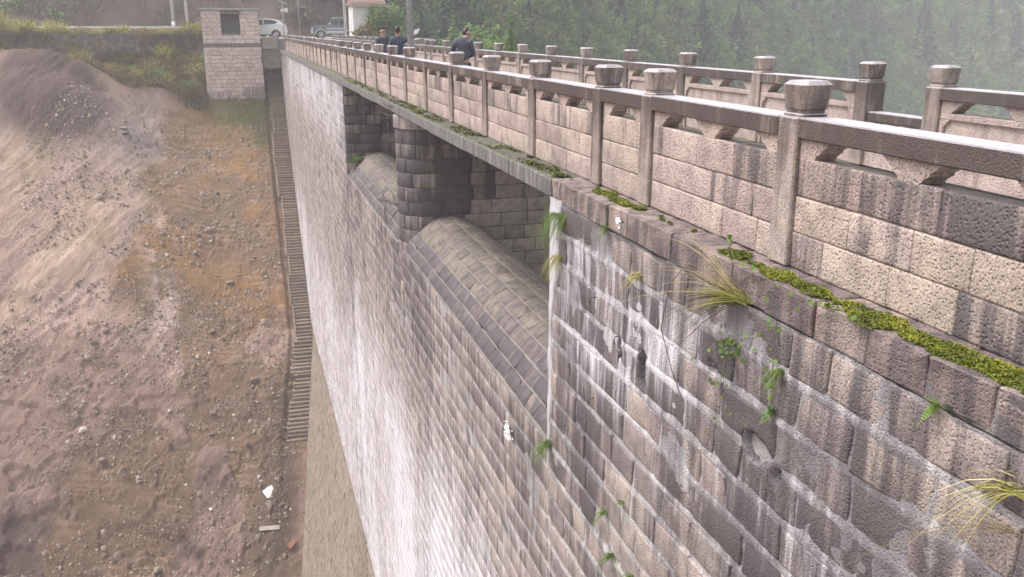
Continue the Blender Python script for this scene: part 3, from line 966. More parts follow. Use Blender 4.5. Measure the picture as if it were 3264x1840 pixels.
# ================================================================== THE GROUND
Y_BANK = 83.6
def terrain_h(x, y):
    """valley side under the dam: a dug-over earth slope, rock outcrops to the left"""
    z = zslope(y)
    left = np.clip(-x - 6, 0, 30)
    fade = sst(84, 78, y)
    z = z + 0.21 * left * fade
    z = z + 2.6 * np.exp(-((x + 17.5) / 4.4) ** 2 - ((y - 75.5) / 4.0) ** 2) * fade
    z = z - 1.0 * np.exp(-((x + 9.0) / 2.6) ** 2 - ((y - 74.5) / 2.2) ** 2)
    return z
def terrain_fields(x, y):
    z0 = terrain_h(x, y)
    w = x * 0.8 - y * 0.6; u = x * 0.6 + y * 0.8          # across and along the rock beds
    n1 = fbm(x * 0.35 + 3, y * 0.35, 3, 4); n2 = fbm(x * 0.16, y * 0.16 + 7, 9, 3)
    diag = fbm(w * 0.7, u * 0.10, 31, 4); diag2 = fbm(w * 1.9 + 5, u * 0.22, 32, 4)
    edge = -10.4 - 0.17 * (75 - y) + 3.0 * (n2 - 0.5) + 3.4 * (n1 - 0.5)
    leftrock = sst(edge + 0.8, edge - 1.0, x)
    out = np.exp(-((x + 17.6) / 4.0) ** 2 - ((y - 75.5) / 3.6) ** 2)
    pat = fbm(x * 0.28 + 11, y * 0.24, 41, 4)
    lowrock = sst(0.545, 0.60, pat + 0.10 * sst(56, 47, y) - 0.4 * sst(58, 64, y))
    rock = np.clip(np.maximum(leftrock, np.maximum(lowrock, sst(0.25, 0.5, out))), 0, 1)
    earth = 1 - rock
    ph = y + 0.04 * x + 1.0 * (fbm(x * 0.35, y * 0.5, 51, 3) - 0.5) + 0.22 * (fbm(x * 1.6, y * 1.2, 52, 2) - 0.5)
    ridg = np.abs(((ph / 0.42) % 1.0) - 0.5) * 2
    amp = sst(0.34, 0.62, fbm(x * 0.28 + 5, y * 0.5, 61, 3)) * sst(0.36, 0.58, fbm(x * 0.7, y * 2.2, 62, 3))
    ridg = np.where(fbm(x * 0.2, y * 0.25, 63, 2) > 0.5, ridg, np.abs(((ph / 0.63 + 0.3) % 1.0) - 0.5) * 2)
    clod = np.clip(fbm(x * 2.6, y * 2.6, 73, 4) - 0.52, 0, 1)
    dz = earth * (0.12 * (ridg - 0.5) * amp + 0.20 * (fbm(x * 0.7, y * 0.7, 71, 4) - 0.5) + 0.10 * (fbm(x * 3.2, y * 3.2, 72, 4, .6) - 0.5) - 0.05 * np.abs(2 * fbm(x * 1.5, y * 2.2, 75, 4) - 1) + 0.5 * clod * sst(.45, .6, fbm(x * .4, y * .4, 74, 3)))
    rid = 1 - np.abs(2 * diag2 - 1)
    hump = fbm(x * 0.24, y * 0.3, 85, 3) - 0.5
    dz = dz + rock * (0.55 * hump + 0.22 * (diag - 0.5) + 0.16 * (rid - 0.8) + 0.20 * (fbm(x * 1.6, y * 1.2, 84, 6, 0.6) - 0.5) - 0.14 * np.abs(2 * fbm(x * 0.9 + .3 * y, y * 0.8, 87, 5, .58) - 1))
    # a few ledges and shadowed overhangs low down
    led = fbm(x * 0.33 + 20, y * 0.5, 92, 4)
    dz = dz + 0.24 * sst(0.50, 0.53, led) * sst(60, 52, y) * rock * sst(-1.8, -3.2, x)
    dz = dz + 0.18 * sst(0.53, 0.55, fbm(x * 0.6 + 2, y * 0.8, 93, 4)) * sst(66, 58, y) * 0.8 * sst(-1.8, -3.2, x)
    xs_ = x - (face_x(z0) - WX)
    near_wall = sst(-0.4, -2.6, xs_)
    dz = dz * (0.25 + 0.75 * near_wall)
    z = z0 + dz - 0.16 * (1 - near_wall) - 0.30 * sst(-2.0, -1.7, xs_) * sst(48.5, 54, y) + 0.42 * sst(-2.6, -1.9, xs_) * sst(53.5, 50.5, y) * (0.7 + 0.6 * fbm(x * 1.5, y * 1.5, 121, 3))
    def mix(a, b, t):
        return a * (1 - t[..., None]) + np.asarray(b) * t[..., None]
    sh = x.shape
    c = np.broadcast_to(np.array([0.255, 0.178, 0.118]), sh + (3,)).copy()
    c = mix(c, (0.31, 0.195, 0.095), 0.8 * sst(0.42, 0.64, fbm(x * 0.2, y * 0.2, 101, 3)) * sst(54, 62, y))
    c = mix(c, (0.20, 0.155, 0.118), sst(0.50, 0.70, fbm(x * 0.4, y * 0.7, 102, 4)) * 0.75)
    c = mix(c, (0.20, 0.142, 0.098), sst(62, 50, y) * 0.7)
    c = mix(c, (0.33, 0.255, 0.195), 0.45 * sst(0.56, 0.70, fbm(x * 0.9, y * 2.4, 103, 4)))
    c = c * (0.84 + 0.24 * ridg * amp + 0.03)[..., None]
    rk = np.broadcast_to(np.array([0.40, 0.305, 0.262]), sh + (3,)).copy()
    rk = mix(rk, (0.50, 0.395, 0.305), 0.7 * sst(0.46, 0.64, fbm(w * 0.55, u * 0.06, 31, 4)) * sst(50, 57, y))
    rk = mix(rk, (0.50, 0.385, 0.345), 0.8 * sst(0.52, 0.68, fbm(w * 0.4, u * 0.08 + 3, 106, 4)))
    rk = mix(rk, (0.32, 0.262, 0.238), 0.7 * sst(0.54, 0.70, fbm(w * 0.45 + 4, u * 0.07, 107, 4)))
    rk = mix(rk, (0.29, 0.25, 0.15), sst(0.62, 0.74, fbm(x * 0.4 + 9, y * 0.4, 108, 3)) * 0.5)
    rk = mix(rk, (0.285, 0.207, 0.175), sst(61, 55, y) * 0.9)
    dk = np.maximum(sst(0.12, 0.5, out), 0.9 * sst(53, 46, y) * sst(0.47, 0.58, fbm(x * 0.3, y * 0.3, 109, 4)))
    rk = mix(rk, (0.105, 0.076, 0.073), dk * 0.95)
    rk = mix(rk, (0.30, 0.275, 0.275), np.exp(-((x + 11.5) / 2.6) ** 2 - ((y - 74.0) / 3.0) ** 2) * 0.85)
    c = mix(c, rk, rock)
    c = mix(c, (0.62, 0.51, 0.47), 0.75 * np.exp(-((x + 10.6 + 0.18 * (y - 66) + 1.8 * (n1 - .5)) / 0.9) ** 2) * sst(54, 60, y) * sst(71, 66, y) * sst(.38, .6, fbm(x * 1.2, y * 1.2, 115, 4)))
    c = mix(c, (0.62, 0.51, 0.39), 0.6 * np.exp(-((w + 51.0 + 2.2 * (n1 - .5)) / 0.7) ** 2) * sst(52, 58, y) * sst(70, 64, y) * rock)
    g = sst(74, 77.5, y) * sst(-8.5, -5, x)
    c = mix(c, (0.15, 0.13, 0.07), g * 0.7)
    c = mix(c, (0.12, 0.15, 0.045), np.exp(-((x + 3.4) / 2.0) ** 2 - ((y - 77.6) / 0.7) ** 2) * 0.9)
    c = mix(c, (0.10, 0.10, 0.055), np.exp(-((x + 2.4) / 0.9) ** 2 - ((y - 75.2) / 1.6) ** 2) * 0.7)
    c = mix(c, (0.13, 0.10, 0.065), sst(77.6, 79, y))
    c = c * (0.58 + 0.46 * fbm(x * 1.3, y * 1.3, 111, 6, 0.58))[..., None]
    sp = sst(0.77, 0.80, vn(x * 9, y * 9, 112)) * sst(0.5, 0.6, fbm(x * 0.8, y * 0.8, 113, 3)) * earth
    c = mix(c, (0.42, 0.36, 0.30), sp * 0.4)
    foot_dark = np.exp(-((xs_ + 1.9) / 1.0) ** 2) * sst(58, 51, y)  # darker ground strip along the lower wall foot
    c = mix(c, (0.06, 0.045, 0.038), foot_dark * 0.75)
    m_ = c.mean(-1, keepdims=True)
    c = np.clip((m_ + (c - m_) * 1.12) * np.array([1.03, 0.97, 0.96]), 0.02, 0.8)
    return z, c

xs = np.r_[np.linspace(-240, -34, 16)[:-1], np.linspace(-34, -23, 24)[:-1], np.arange(-23, 0.9, 0.07)]
ys = np.r_[np.linspace(-60, 36, 20)[:-1], np.arange(36, 42, 0.3), np.arange(42, 84.2, 0.085), np.linspace(84.3, 90, 6)]
X, Y = np.meshgrid(xs, ys)
Zt_, Ct_ = terrain_fields(X, Y)
Zt_ = np.maximum(Zt_, -31.0 + 0.3 * fbm(X * 0.3, Y * 0.3, 5, 3))
Vt = np.stack([X, Y, Zt_], -1).reshape(-1, 3)
tg_ = NT("earth_slope")
cc = tg_.attr("col", "Color")
P = tg_.pos
cc = tg_.mix(1.0, cc, tg_.ramp(tg_.noise(P, 14, 5, 0.7), [(0.3, (0.72, 0.7, 0.68)), (0.5, (1, 1, 1)), (0.7, (1.24, 1.22, 1.2))]), 'MULTIPLY')
pb = tg_.voro(P, 9.0, out="Distance"); pc_ = tg_.voro(P, 9.0, out="Color")
pebm = tg_.math('MULTIPLY', tg_.rng(pb, 0.18, 0.26, 1, 0), tg_.rng(tg_.xyz(pc_)[0], 0.72, 0.8))
cc = tg_.mix(tg_.math('MULTIPLY', pebm, 0.3), cc, (0.42, 0.36, 0.31))
rub = tg_.math('MULTIPLY', tg_.rng(tg_.voro(P, 5.5), 0.0, 0.6, 1, 0), tg_.rng(tg_.noise(P, 0.9, 4), 0.45, 0.6))
tg_.bump(tg_.math('ADD', tg_.math('ADD', tg_.noise(P, 5, 8, 0.72), tg_.math('MULTIPLY', tg_.noise(P, 40, 3), 0.3)), tg_.math('MULTIPLY', rub, 0.6)), 1.0, 0.075)
M_EARTH = tg_.done(cc, 0.9, spec=0.25)
ground = make_obj("slope_ground", Vt, grid_faces(len(xs) - 1, len(ys) - 1), M_EARTH, None, True, "structure", dict(col=Ct_.reshape(-1, 3)))
ground["label"] = "bare brown earth and rock slope below the house"

def tz(x, y):
    z, _ = terrain_fields(np.atleast_1d(np.asarray(x, float)), np.atleast_1d(np.asarray(y, float)))
    return z if np.ndim(x) else float(z[0])

# upper level at the dam's far end: car park, road, hill foot
M_PARK = concrete_mat("parking_ground", (0.20, 0.175, 0.15), (0.28, 0.25, 0.22), stain0=0.3)
pk = MB()
pk.box(-1.75, 13, 79.02, 112, -1.5, 0.86, 0.0)
pk.box(-1.75, -0.5, 78.6, 79.02, 0.06, 1.03, 0.03)
pk.box(-0.5, 3.9, 79.0 + 0.02, 79.6, 0.862, 0.90, 0.0)
pk.build("car_park", M_PARK, None, False, "structure")
rd = MB(); rd.box(-130, -1.76, 84.15, 110, -1.5, 1.26, 0.0)
rd.build("road", M_PARK, None, False, "structure")

# reservoir on the other side
w_ = NT("reservoir_water"); w_.bump(w_.noise(w_.scaled(w_.pos, (1, 1, 1)), 1.5, 3), 0.15, 0.02)
M_WATER = w_.done((0.05, 0.07, 0.05), 0.08)
make_obj("reservoir_water", [(3.3, -150, -38.5), (640, -150, -38.5), (640, 640, -38.5), (3.3, 79, -38.5)], [(0, 1, 2, 3)], M_WATER, None, False, "structure")
make_obj("valley_floor", [(-1500, -1500, -46), (1500, -1500, -46), (1500, 1500, -46), (-1500, 1500, -46)], [(0, 1, 2, 3)], M_PARK, None, False, "structure")

# forested hill beyond the reservoir, rocky cut hillside behind the cars
def hill_h(x, y):
    # a bowl-shaped valley head: close and steep behind the car park, farther off and deeper towards the right
    q = np.hypot(x + 3.5, y); a = np.degrees(np.arctan2(x + 3.5, y))
    dm = np.interp(a, [4, 10, 14, 18, 25, 30, 38, 47, 70], [100, 101, 105, 118, 148, 182, 255, 320, 330])
    lo = np.where(x < 30, 0.9 + (-40 - 0.9) * sst(12, 26, x), -40)
    h = np.maximum(0.72 * (q - dm), lo)
    h = h + (fbm(x * 0.03, y * 0.03, 201, 3) - 0.5) * 9 * sst(-30, 0, q - dm) * sst(12, 22, a)
    cut = sst(16, 6, x)
    hc = 0.9 + 1.35 * np.clip(y - (106 + 3 * (vn(x * .1, x * 0, 4) - .5)), 0, 18) + 0.5 * np.clip(y - 124, 0, 400) + 2.2 * (fbm(x * 0.25, y * 0.25, 211, 4) - 0.5) * sst(106, 110, y)
    return np.minimum(h * (1 - cut) + hc * cut, 60 + 8 * fbm(x * .02, y * .02, 3, 2))
hx = np.r_[np.arange(-130, -40, 5.0), np.arange(-40, 40, 0.8), np.arange(40, 300, 3.0), np.arange(300, 640, 10.0)]
hy = np.r_[np.arange(10, 96, 3.0), np.arange(96, 135, 0.8), np.arange(135, 340, 3.0), np.arange(340, 640, 10.0)]
HX, HY = np.meshgrid(hx, hy)
HZ = hill_h(HX, HY)
HZ = np.where((HX < 13) & (HY < 97), -48.0, HZ)
cutm = sst(16, 6, HX)
hcol = (np.array([0.065, 0.068, 0.035])[None, None] * (1 - cutm)[..., None] + cutm[..., None] * (np.array([0.085, 0.066, 0.066])[None, None] * (1 - sst(.45, .65, fbm(HX * .15, HY * .2, 7, 3)))[..., None] + np.array([0.12, 0.085, 0.066])[None, None] * sst(.45, .65, fbm(HX * .15, HY * .2, 7, 3))[..., None]))
hcol = hcol * (0.6 + 0.8 * fbm(HX * 0.6, HY * 0.6, 17, 4))[..., None]
make_obj("hillside", np.stack([HX, HY, HZ - 0.25], -1).reshape(-1, 3), grid_faces(len(hx) - 1, len(hy) - 1), M_EARTH, None, True, "structure", dict(col=hcol.reshape(-1, 3)))
# ================================================================== BUILDINGS, STAIR, WALLS
# stone stair down the foot of the dam
M_STEP = stone_mat("stair_stone", [(0.0, (0.15, 0.115, 0.085)), (0.5, (0.20, 0.15, 0.11)), (1.0, (0.25, 0.195, 0.145))], pit=0.3, bump=0.8, stain0=0.16, lime0=-0.3)
stair = thing_w("stone_stair", "steep narrow stone stair descending along the foot of the dam wall", "stairs", (-1, 66, -13))
r = np.random.default_rng(3)
zq = 0.55; k = 0; wsec = 1.25; nsec = 0
yt = np.linspace(40, 88, 2000); zt = np.interp(yt, *ZS) + 0.10
while zq > -23.0:
    if nsec <= 0:
        wsec = r.uniform(1.0, 1.28); nsec = int(r.integers(5, 13))
        if -19 < zq < -2 and k:
            yy_ = float(np.interp(zq, zt, yt)); y2 = float(np.interp(zq - 0.165 * nsec, zt, yt)); xa = float(face_x(zq)) - 0.03 - wsec
            v, f = prism([(yy_, zq - 0.5), (yy_, zq - 0.06), (y2, zq - 0.165 * nsec - 0.06), (y2, zq - 0.165 * nsec - 0.5)], 'x', xa - 0.10, xa - 0.004)
            mb = MB(); mb.add(v, f, tone=0.7, stain=0.1); mb.build("kerb", M_STEP, stair)
    y = float(np.interp(zq, zt, yt))
    xa = float(face_x(zq)) - 0.035
    mb = MB(); mb.box(xa - wsec + r.uniform(-.10, .06), xa, y - 0.02 + r.uniform(-.03, .03), y + 0.42, zq - 0.34, zq + r.uniform(-0.03, 0.02), 0.014, tone=r.random(), stain=r.uniform(0, .3))
    mb.build("step", M_STEP, stair)
    zq -= 0.165; k += 1; nsec -= 1

# gate house: blockwork on two floors
HX0, HX1, HY0, HY1 = -6.42, -1.88, 78.5, 82.6
house = thing_w("gate_house", "square pinkish block gate house with one dark open window and flat roof", "building", ((HX0 + HX1) / 2, 80.5, -3.7))
M_BRICK = stone_mat("house_block", [(0.0, (0.46, 0.385, 0.36)), (0.5, (0.52, 0.435, 0.41)), (1.0, (0.57, 0.485, 0.455))], pit=0.15, bump=0.4, stain0=-0.02, lime0=-0.3, dark=(0.17, 0.14, 0.145))
M_PLINTH = stone_mat("house_joint", [(0.0, (0.14, 0.11, 0.10)), (1.0, (0.18, 0.145, 0.13))], pit=0.1, bump=0.3)
WXa, WXb, WZa, WZb = -4.88, -3.40, 1.38, 2.86
def shell(xa, xb, z0, z1, name, hole=False):
    mb = MB(); a = dict(tone=.5, stain=.2)
    if hole:
        mb.box(xa, WXa, HY0 + .02, HY0 + .3, z0, z1, **a); mb.box(WXb, xb, HY0 + .02, HY0 + .3, z0, z1, **a)
        mb.box(WXa, WXb, HY0 + .02, HY0 + .3, z0, WZa, **a); mb.box(WXa, WXb, HY0 + .02, HY0 + .3, WZb, z1, **a)
    else:
        mb.box(xa, xb, HY0 + .02, HY0 + .3, z0, z1, **a)
    mb.box(xa, xa + .28, HY0 + .3, HY1, z0, z1, **a); mb.box(xb - .28, xb, HY0 + .3, HY1, z0, z1, **a)
    mb.box(xa + .28, xb - .28, HY1 - .28, HY1, z0, z1, **a)
    return mb.build(name, M_PLINTH, house)
lowr = shell(HX0, HX1 + 0.06, -5.2, 0.24, "lower_wall")
uppr = shell(HX0 + 0.05, HX1, 0.262, 3.14, "upper_wall", True)
fl = MB(); fl.box(HX0 - 0.01, HX1 + 0.075, HY0 - 0.02, HY0 + 0.3, 0.2405, 0.2615, 0.0, tone=.2, stain=.6); fl.box(HX0 + .3, HX1 - .3, HY0 + .3, HY1 - .3, 0.15, 0.23, tone=.2)
fl.build("floor_band", M_PLINTH, house)
blk_me = []
for i in range(10):
    rr = np.random.default_rng(i); g = stone_geo(lambda u, v, d: np.stack([u, -d, v], -1), 0, 1, 0, 1, i, 3, 2, 0.006, 0.012, 0.014, skirt=0.03, jit=0.004)
def house_wall(z0, z1, xa, xb, parent, seed, hole=False):
    r = np.random.default_rng(seed); h = 0.325; z = z1; k = 0
    while z - h > z0 - 0.02:
        u = xa - (0.4 if k % 2 else 0.0) - r.uniform(0, .1)
        while u < xb:
            L = r.uniform(0.68, 0.9); a, b = max(u, xa), min(u + L, xb); u += L
            pieces = [(a, b)]
            if hole and z > WZa + 0.02 and z - h < WZb - 0.02:
                pieces = [(a, min(b, WXa)), (max(a, WXb), b)]
            for p, q in pieces:
                if q - p < 0.1: continue
                Pq = lambda u_, v_, d_: np.stack([u_, HY0 + 0.012 - d_ + 0 * u_, v_], -1)
                zb_ = max(z - h, z0)
                g = stone_geo(Pq, p + .009, q - .009, zb_ + .009, z - .009, int(r.integers(1e6)), 3, 2, 0.004, 0.012, 0.008, jit=0.004)
                low = float(sst(-2.0, -3.6, z)) * (0.55 if p < -4 else 0.85)
                mb = MB(); mb.add(*g, tone=r.random(), stain=low + r.uniform(-.1, .15)); mb.build("block", M_BRICK, parent, True)
        z -= h; k += 1
house_wall(-4.3, 0.235, HX0, HX1 + 0.06, lowr, 5)
house_wall(0.265, 3.13, HX0 + 0.05, HX1, uppr, 6, True)
rf = MB(); rf.box(HX0 - 0.12, HX1 + 0.1, HY0 - 0.16, HY1 + 0.1, 3.142, 3.30, 0.015); rf.build("roof_slab", M_SLAB, house)
M_DARKIN = flat("room_shade", (0.16, 0.15, 0.14), 0.9)  # dark grey colour stands in for the shade inside the window opening
inn = MB(); inn.box(HX0 + .36, HX1 - .3, HY0 + 1.2, HY0 + 1.28, 0.262, 3.13); inn.build("shade_backing", M_DARKIN, house)

# retaining wall under the road
ret = thing_w("retaining_wall", "long dark stone retaining wall below the road on the left", "wall", (-30, 83.8, 0))
mb = MB(); mb.box(-75, -6.6, 83.62, 84.14, -3.0, 1.2, tone=.3, stain=.6); rc = mb.build("core", M_JOINT, ret)
M_RETW = stone_mat("retaining_stone", [(0.0, (0.13, 0.105, 0.09)), (0.5, (0.20, 0.16, 0.14)), (1.0, (0.28, 0.23, 0.195))], pit=0.3, bump=0.8, stain0=0.25, lime0=-0.25)
P_ret = lambda u, v, d: np.stack([u, 83.61 - d + 0 * u, v], -1)
stf = MB()
for i, (a, b, c, e, k) in enumerate(courses(1.13, -2.6, 0.3, 0.03, -75, -6.6, 0.35, 0.75, 71, 0.03)):
    stf.add(*stone_geo(P_ret, a, b, c, e, 20000 + i, 1, 1, 0.03, 0.03, 0.0, jit=0.03), tone=RNG.random(), stain=0.3)
stf.build("stone_courses", M_RETW, rc, False, "stuff")
mb = MB(); mb.box(-75, -6.6, 83.54, 84.16, 1.202, 1.30, 0.015, tone=.6, stain=.3); mb.build("coping", M_RETW, ret)

# pale parapet along the road
M_PALE = concrete_mat("pale_concrete", (0.55, 0.53, 0.51), (0.66, 0.64, 0.62), stain0=0.2)
par = thing_w("roadside_parapet", "low pale concrete parapet along the far edge of the road on the left", "wall", (-40, 92, 1.26))
mb = MB(); mb.box(-90, -8.6, 92.0, 92.3, 1.2, 1.92, 0.02); mb.build("parapet", M_PALE, par)
for i in range(6):
    mb = MB(); mb.box(-10.2 - 8 * i, -9.95 - 8 * i, 91.93, 92.37, 1.2, 1.96, 0.02); mb.build("pilaster", M_PALE, par)

# white hut with red-tiled roof
M_WHITE = concrete_mat("white_render", (0.70, 0.69, 0.68), (0.78, 0.77, 0.76), dark=(0.5, 0.48, 0.46), stain0=0.25)
M_TILE = flat("roof_tile", (0.26, 0.17, 0.155), 0.8, var=0.4)
hut = thing_w("white_hut", "small white rendered hut with reddish tiled eaves beside the parked jeep", "hut", (7.45, 82, 0.86))
mb = MB(); mb.box(6.08, 8.82, 80.5, 83.6, 0.4, 3.6); mb.build("wall", M_WHITE, hut)
rfm = MB(); 
v, f = prism([(80.1, 3.66), (84.0, 3.66), (82.05, 4.35)], 'x', 5.9, 9.0); rfm.add(v, f); roof = rfm.build("roof", M_TILE, hut)
mb = MB(); mb.box(5.88, 9.02, 80.06, 80.16, 3.56, 3.68, 0.01); mb.build("fascia", flat("pale_red_paint", (0.55, 0.36, 0.34), 0.6), roof)
tl = MB()
for i in range(26):
    x = 5.93 + i * 0.12
    tl.tube((x, 80.08, 3.71), (x, 82.05, 4.40), 0.05, 0.05, 6)
tl.build("tile_rows", M_TILE, roof, True, "stuff")
mb = MB(); mb.box(7.3, 8.1, 80.47, 80.52, 1.0, 2.9, 0.01); mb.build("door", flat("grey_door", (0.3, 0.3, 0.3), 0.6), hut)

# poles
M_POLE = concrete_mat("pole_concrete", (0.50, 0.48, 0.46), (0.6, 0.58, 0.56), stain0=0.1)
M_GALV = flat("galvanised_steel", (0.33, 0.34, 0.35), 0.5, 0.4)
def utility_pole(x, y, z0, h, r0, r1, label, paint=False):
    t = thing_w("utility_pole", label, "utility pole", (x, y, z0))
    mb = MB(); mb.tube((x, y, z0 - 0.5), (x, y, z0 + h), r0, r1, 12); mb.build("shaft", M_POLE, t, True)
    mb = MB(); mb.box(x - 0.8, x + 0.8, y - 0.05, y + 0.05, z0 + h - 0.7, z0 + h - 0.58, 0.01); mb.build("crossarm", M_GALV, t)
    for s in (-.7, 0.25, .7):
        mb = MB(); mb.tube((x + s, y, z0 + h - 0.58), (x + s, y, z0 + h - 0.4), 0.045, 0.03, 8); mb.build("insulator", M_WHITE, t, True)
    if paint:
        mb = MB(); mb.tube((x, y, z0 + 0.3), (x, y, z0 + 1.05), r0 + .004, r0 + .002, 12); mb.build("painted_band", M_WHITE, t, True)
utility_pole(-9.04, 87.2, 1.26, 9, 0.16, 0.11, "concrete utility pole left of the gate house with a white painted band at its foot", True)
utility_pole(-7.99, 89.5, 1.26, 9, 0.15, 0.10, "plain concrete utility pole nearest the gate house roof")
utility_pole(5.55, 82.0, 0.86, 8.5, 0.135, 0.10, "pale concrete utility pole standing in front of the jeep")

def lamp_pole(x, y, z0, h, r, label, name="lamp_post", solar=False):
    t = thing_w(name, label, "lamp post", (x, y, z0))
    mb = MB(); mb.tube((x, y, z0), (x, y, z0 + h), r, r * 0.72, 10); mb.build("pole", M_GALV, t, True)
    mb = MB(); mb.box(x - r * 2, x + r * 2, y - r * 2, y + r * 2, z0 - 0.01, z0 + 0.03, 0.004); mb.build("base_plate", M_GALV, t)
    if solar:
        c = Vector((x + 0.04, y, z0 + h + 0.18))
        pts = [(-.31, 0.17), (.27, -.14), (.27, -.18), (-.31, 0.13)]
        v, f = prism([(c.x + a, c.z + b) for a, b in pts], 'y', y - 0.25, y + 0.25)
        mb = MB(); mb.add(v, f); mb.build("solar_panel", flat("panel_glass", (0.62, 0.63, 0.66), 0.25), t)
        mb = MB(); mb.box(x - 0.15, x - 0.02, y - 0.1, y + 0.1, z0 + h - 0.60, z0 + h - 0.36, 0.015); mb.build("battery_box", M_WHITE, t)
        mb = MB(); mb.box(x + 0.08, x + 0.42, y - 0.1, y + 0.1, z0 + h - 0.62, z0 + h - 0.30, 0.03); mb.build("lamp_head", M_WHITE, t)
        mb = MB(); mb.tube((x - .02, y, z0 + h - 0.48), (x + 0.1, y, z0 + h - 0.46), 0.02, 0.02, 6); mb.build("bracket_arm", M_GALV, t)
    else:
        p = [(x, y, z0 + h - 0.05), (x + 0.1, y, z0 + h + 0.35), (x + 0.5, y, z0 + h + 0.6), (x + 1.2, y, z0 + h + 0.7)]
        v, f = polytube(p, [r * .7, r * .65, r * .6, r * .5], 8); mb = MB(); mb.add(v, f); mb.build("arm", M_GALV, t, True)
        mb = MB(); mb.box(x + 1.1, x + 1.75, y - 0.12, y + 0.12, z0 + h + 0.62, z0 + h + 0.76, 0.03); mb.build("lamp_head", M_WHITE, t)
    return t
lamp_pole(0.42, 21.9, -0.03, 6.2, 0.085, "grey steel lamp post rising behind the post without a cap, beside the pointing man")
lamp_pole(0.14, 79.5, 0.9, 2.75, 0.045, "thin post with tilted solar panel and white lamp boxes beside the white car", solar=True)
lamp_pole(1.44, 79.6, 0.9, 5.5, 0.045, "thin bare steel post on the car park between the white car and the jeep")
# ================================================================== VEHICLES
M_TYRE = flat("tyre_rubber", (0.02, 0.02, 0.02), 0.85)
M_RIM = flat("alloy_rim", (0.55, 0.55, 0.56), 0.3, 0.8)
M_GLASS = flat("dark_car_glass", (0.03, 0.035, 0.04), 0.08, spec=0.6)
M_BLACK = flat("black_plastic", (0.025, 0.025, 0.028), 0.5)
M_CHROME = flat("chrome_trim", (0.6, 0.6, 0.62), 0.15, 0.9)
def paint(name, col):
    t = NT(name); t.b.inputs["Coat Weight"].default_value = 0.6; t.b.inputs["Coat Roughness"].default_value = 0.05
    n = t.noise(t.objco(), 3, 3)
    c = t.mix(t.rng(n, .3, .7), tuple(c * .93 for c in col), col)
    return t.done(c, 0.35)
M_CARW = paint("white_paint", (0.78, 0.78, 0.79))
M_CARB = paint("slate_paint", (0.12, 0.14, 0.17))
M_CARS = paint("silver_paint", (0.55, 0.56, 0.58))
M_REDL = flat("red_lens", (0.45, 0.02, 0.02), 0.2)
M_LENS = flat("clear_lens", (0.7, 0.7, 0.68), 0.1)

def arc(cx, cz, rad, a0, a1, n=9):
    return [(cx + rad * math.cos(a0 + (a1 - a0) * i / n), cz + rad * math.sin(a0 + (a1 - a0) * i / n)) for i in range(n + 1)]

def side_body(outline, hw, top_z, inset, mat, parent, name, bev=0.03):
    """extrude a side outline (x,z) to +-hw, leaning in above top_z by inset per metre"""
    v, f = prism(outline, 'y', -hw, hw)
    v = v.copy()
    up = np.clip(v[:, 2] - top_z, 0, None)
    v[:, 1] = np.sign(v[:, 1]) * (hw - inset * up)
    bm = bmesh.new(); vs = [bm.verts.new(p) for p in v]
    for q in f: bm.faces.new([vs[i] for i in q])
    bmesh.ops.bevel(bm, geom=[e for e in bm.edges if abs(e.calc_face_angle(0)) > 0.6], offset=bev, segments=2, affect='EDGES', clamp_overlap=True)
    me = bpy.data.meshes.new(name); bm.to_mesh(me); bm.free(); me.materials.append(mat)
    return link(name, me, parent)

def wheel(parent, x, y, r, s):
    mb = MB(); v, f = tube_geo((x, y - 0.1, r), (x, y + 0.1, r), r, r, 24, True); mb.add(v, f); w = mb.build("wheel", M_TYRE, parent, False)
    mb = MB(); v, f = tube_geo((x, y + s * 0.085, r), (x, y + s * 0.108, r), r * 0.62, r * 0.6, 20); mb.add(v, f)
    rim = mb.build("rim", M_BLACK, w)
    sp = MB()
    for k in range(5):
        a = 2 * math.pi * k / 5 + .3
        sp.tube((x, y + s * 0.115, r), (x + math.cos(a) * r * .58, y + s * 0.115, r + math.sin(a) * r * .58), 0.035, 0.045, 6)
    sp.tube((x, y + s * .1, r), (x, y + s * .13, r), r * .16, r * .12, 10)
    ring = arc(0, 0, r * .6, 0, 2 * math.pi, 20)
    v, f = polytube([(x + a, y + s * .112, r + b) for a, b in ring], 0.022, 6); sp.add(v, f)
    sp.build("spokes", M_RIM, w)
    return w

def window(parent, pts, hw, top_z, inset, s, name="window"):
    """thin glass panel lying 6 mm proud of the leaning side; pts (x,z)"""
    V = []
    for off in (0.0, 0.008):
        for x, z in pts:
            V.append((x, s * (hw - inset * max(z - top_z, 0) + off), z))
    n = len(pts); F = [tuple(range(n, 2 * n)), tuple(range(n - 1, -1, -1))] + [(i, (i + 1) % n, n + (i + 1) % n, n + i) for i in range(n)]
    mb = MB(); mb.add(V, F); return mb.build(name, M_GLASS, parent)

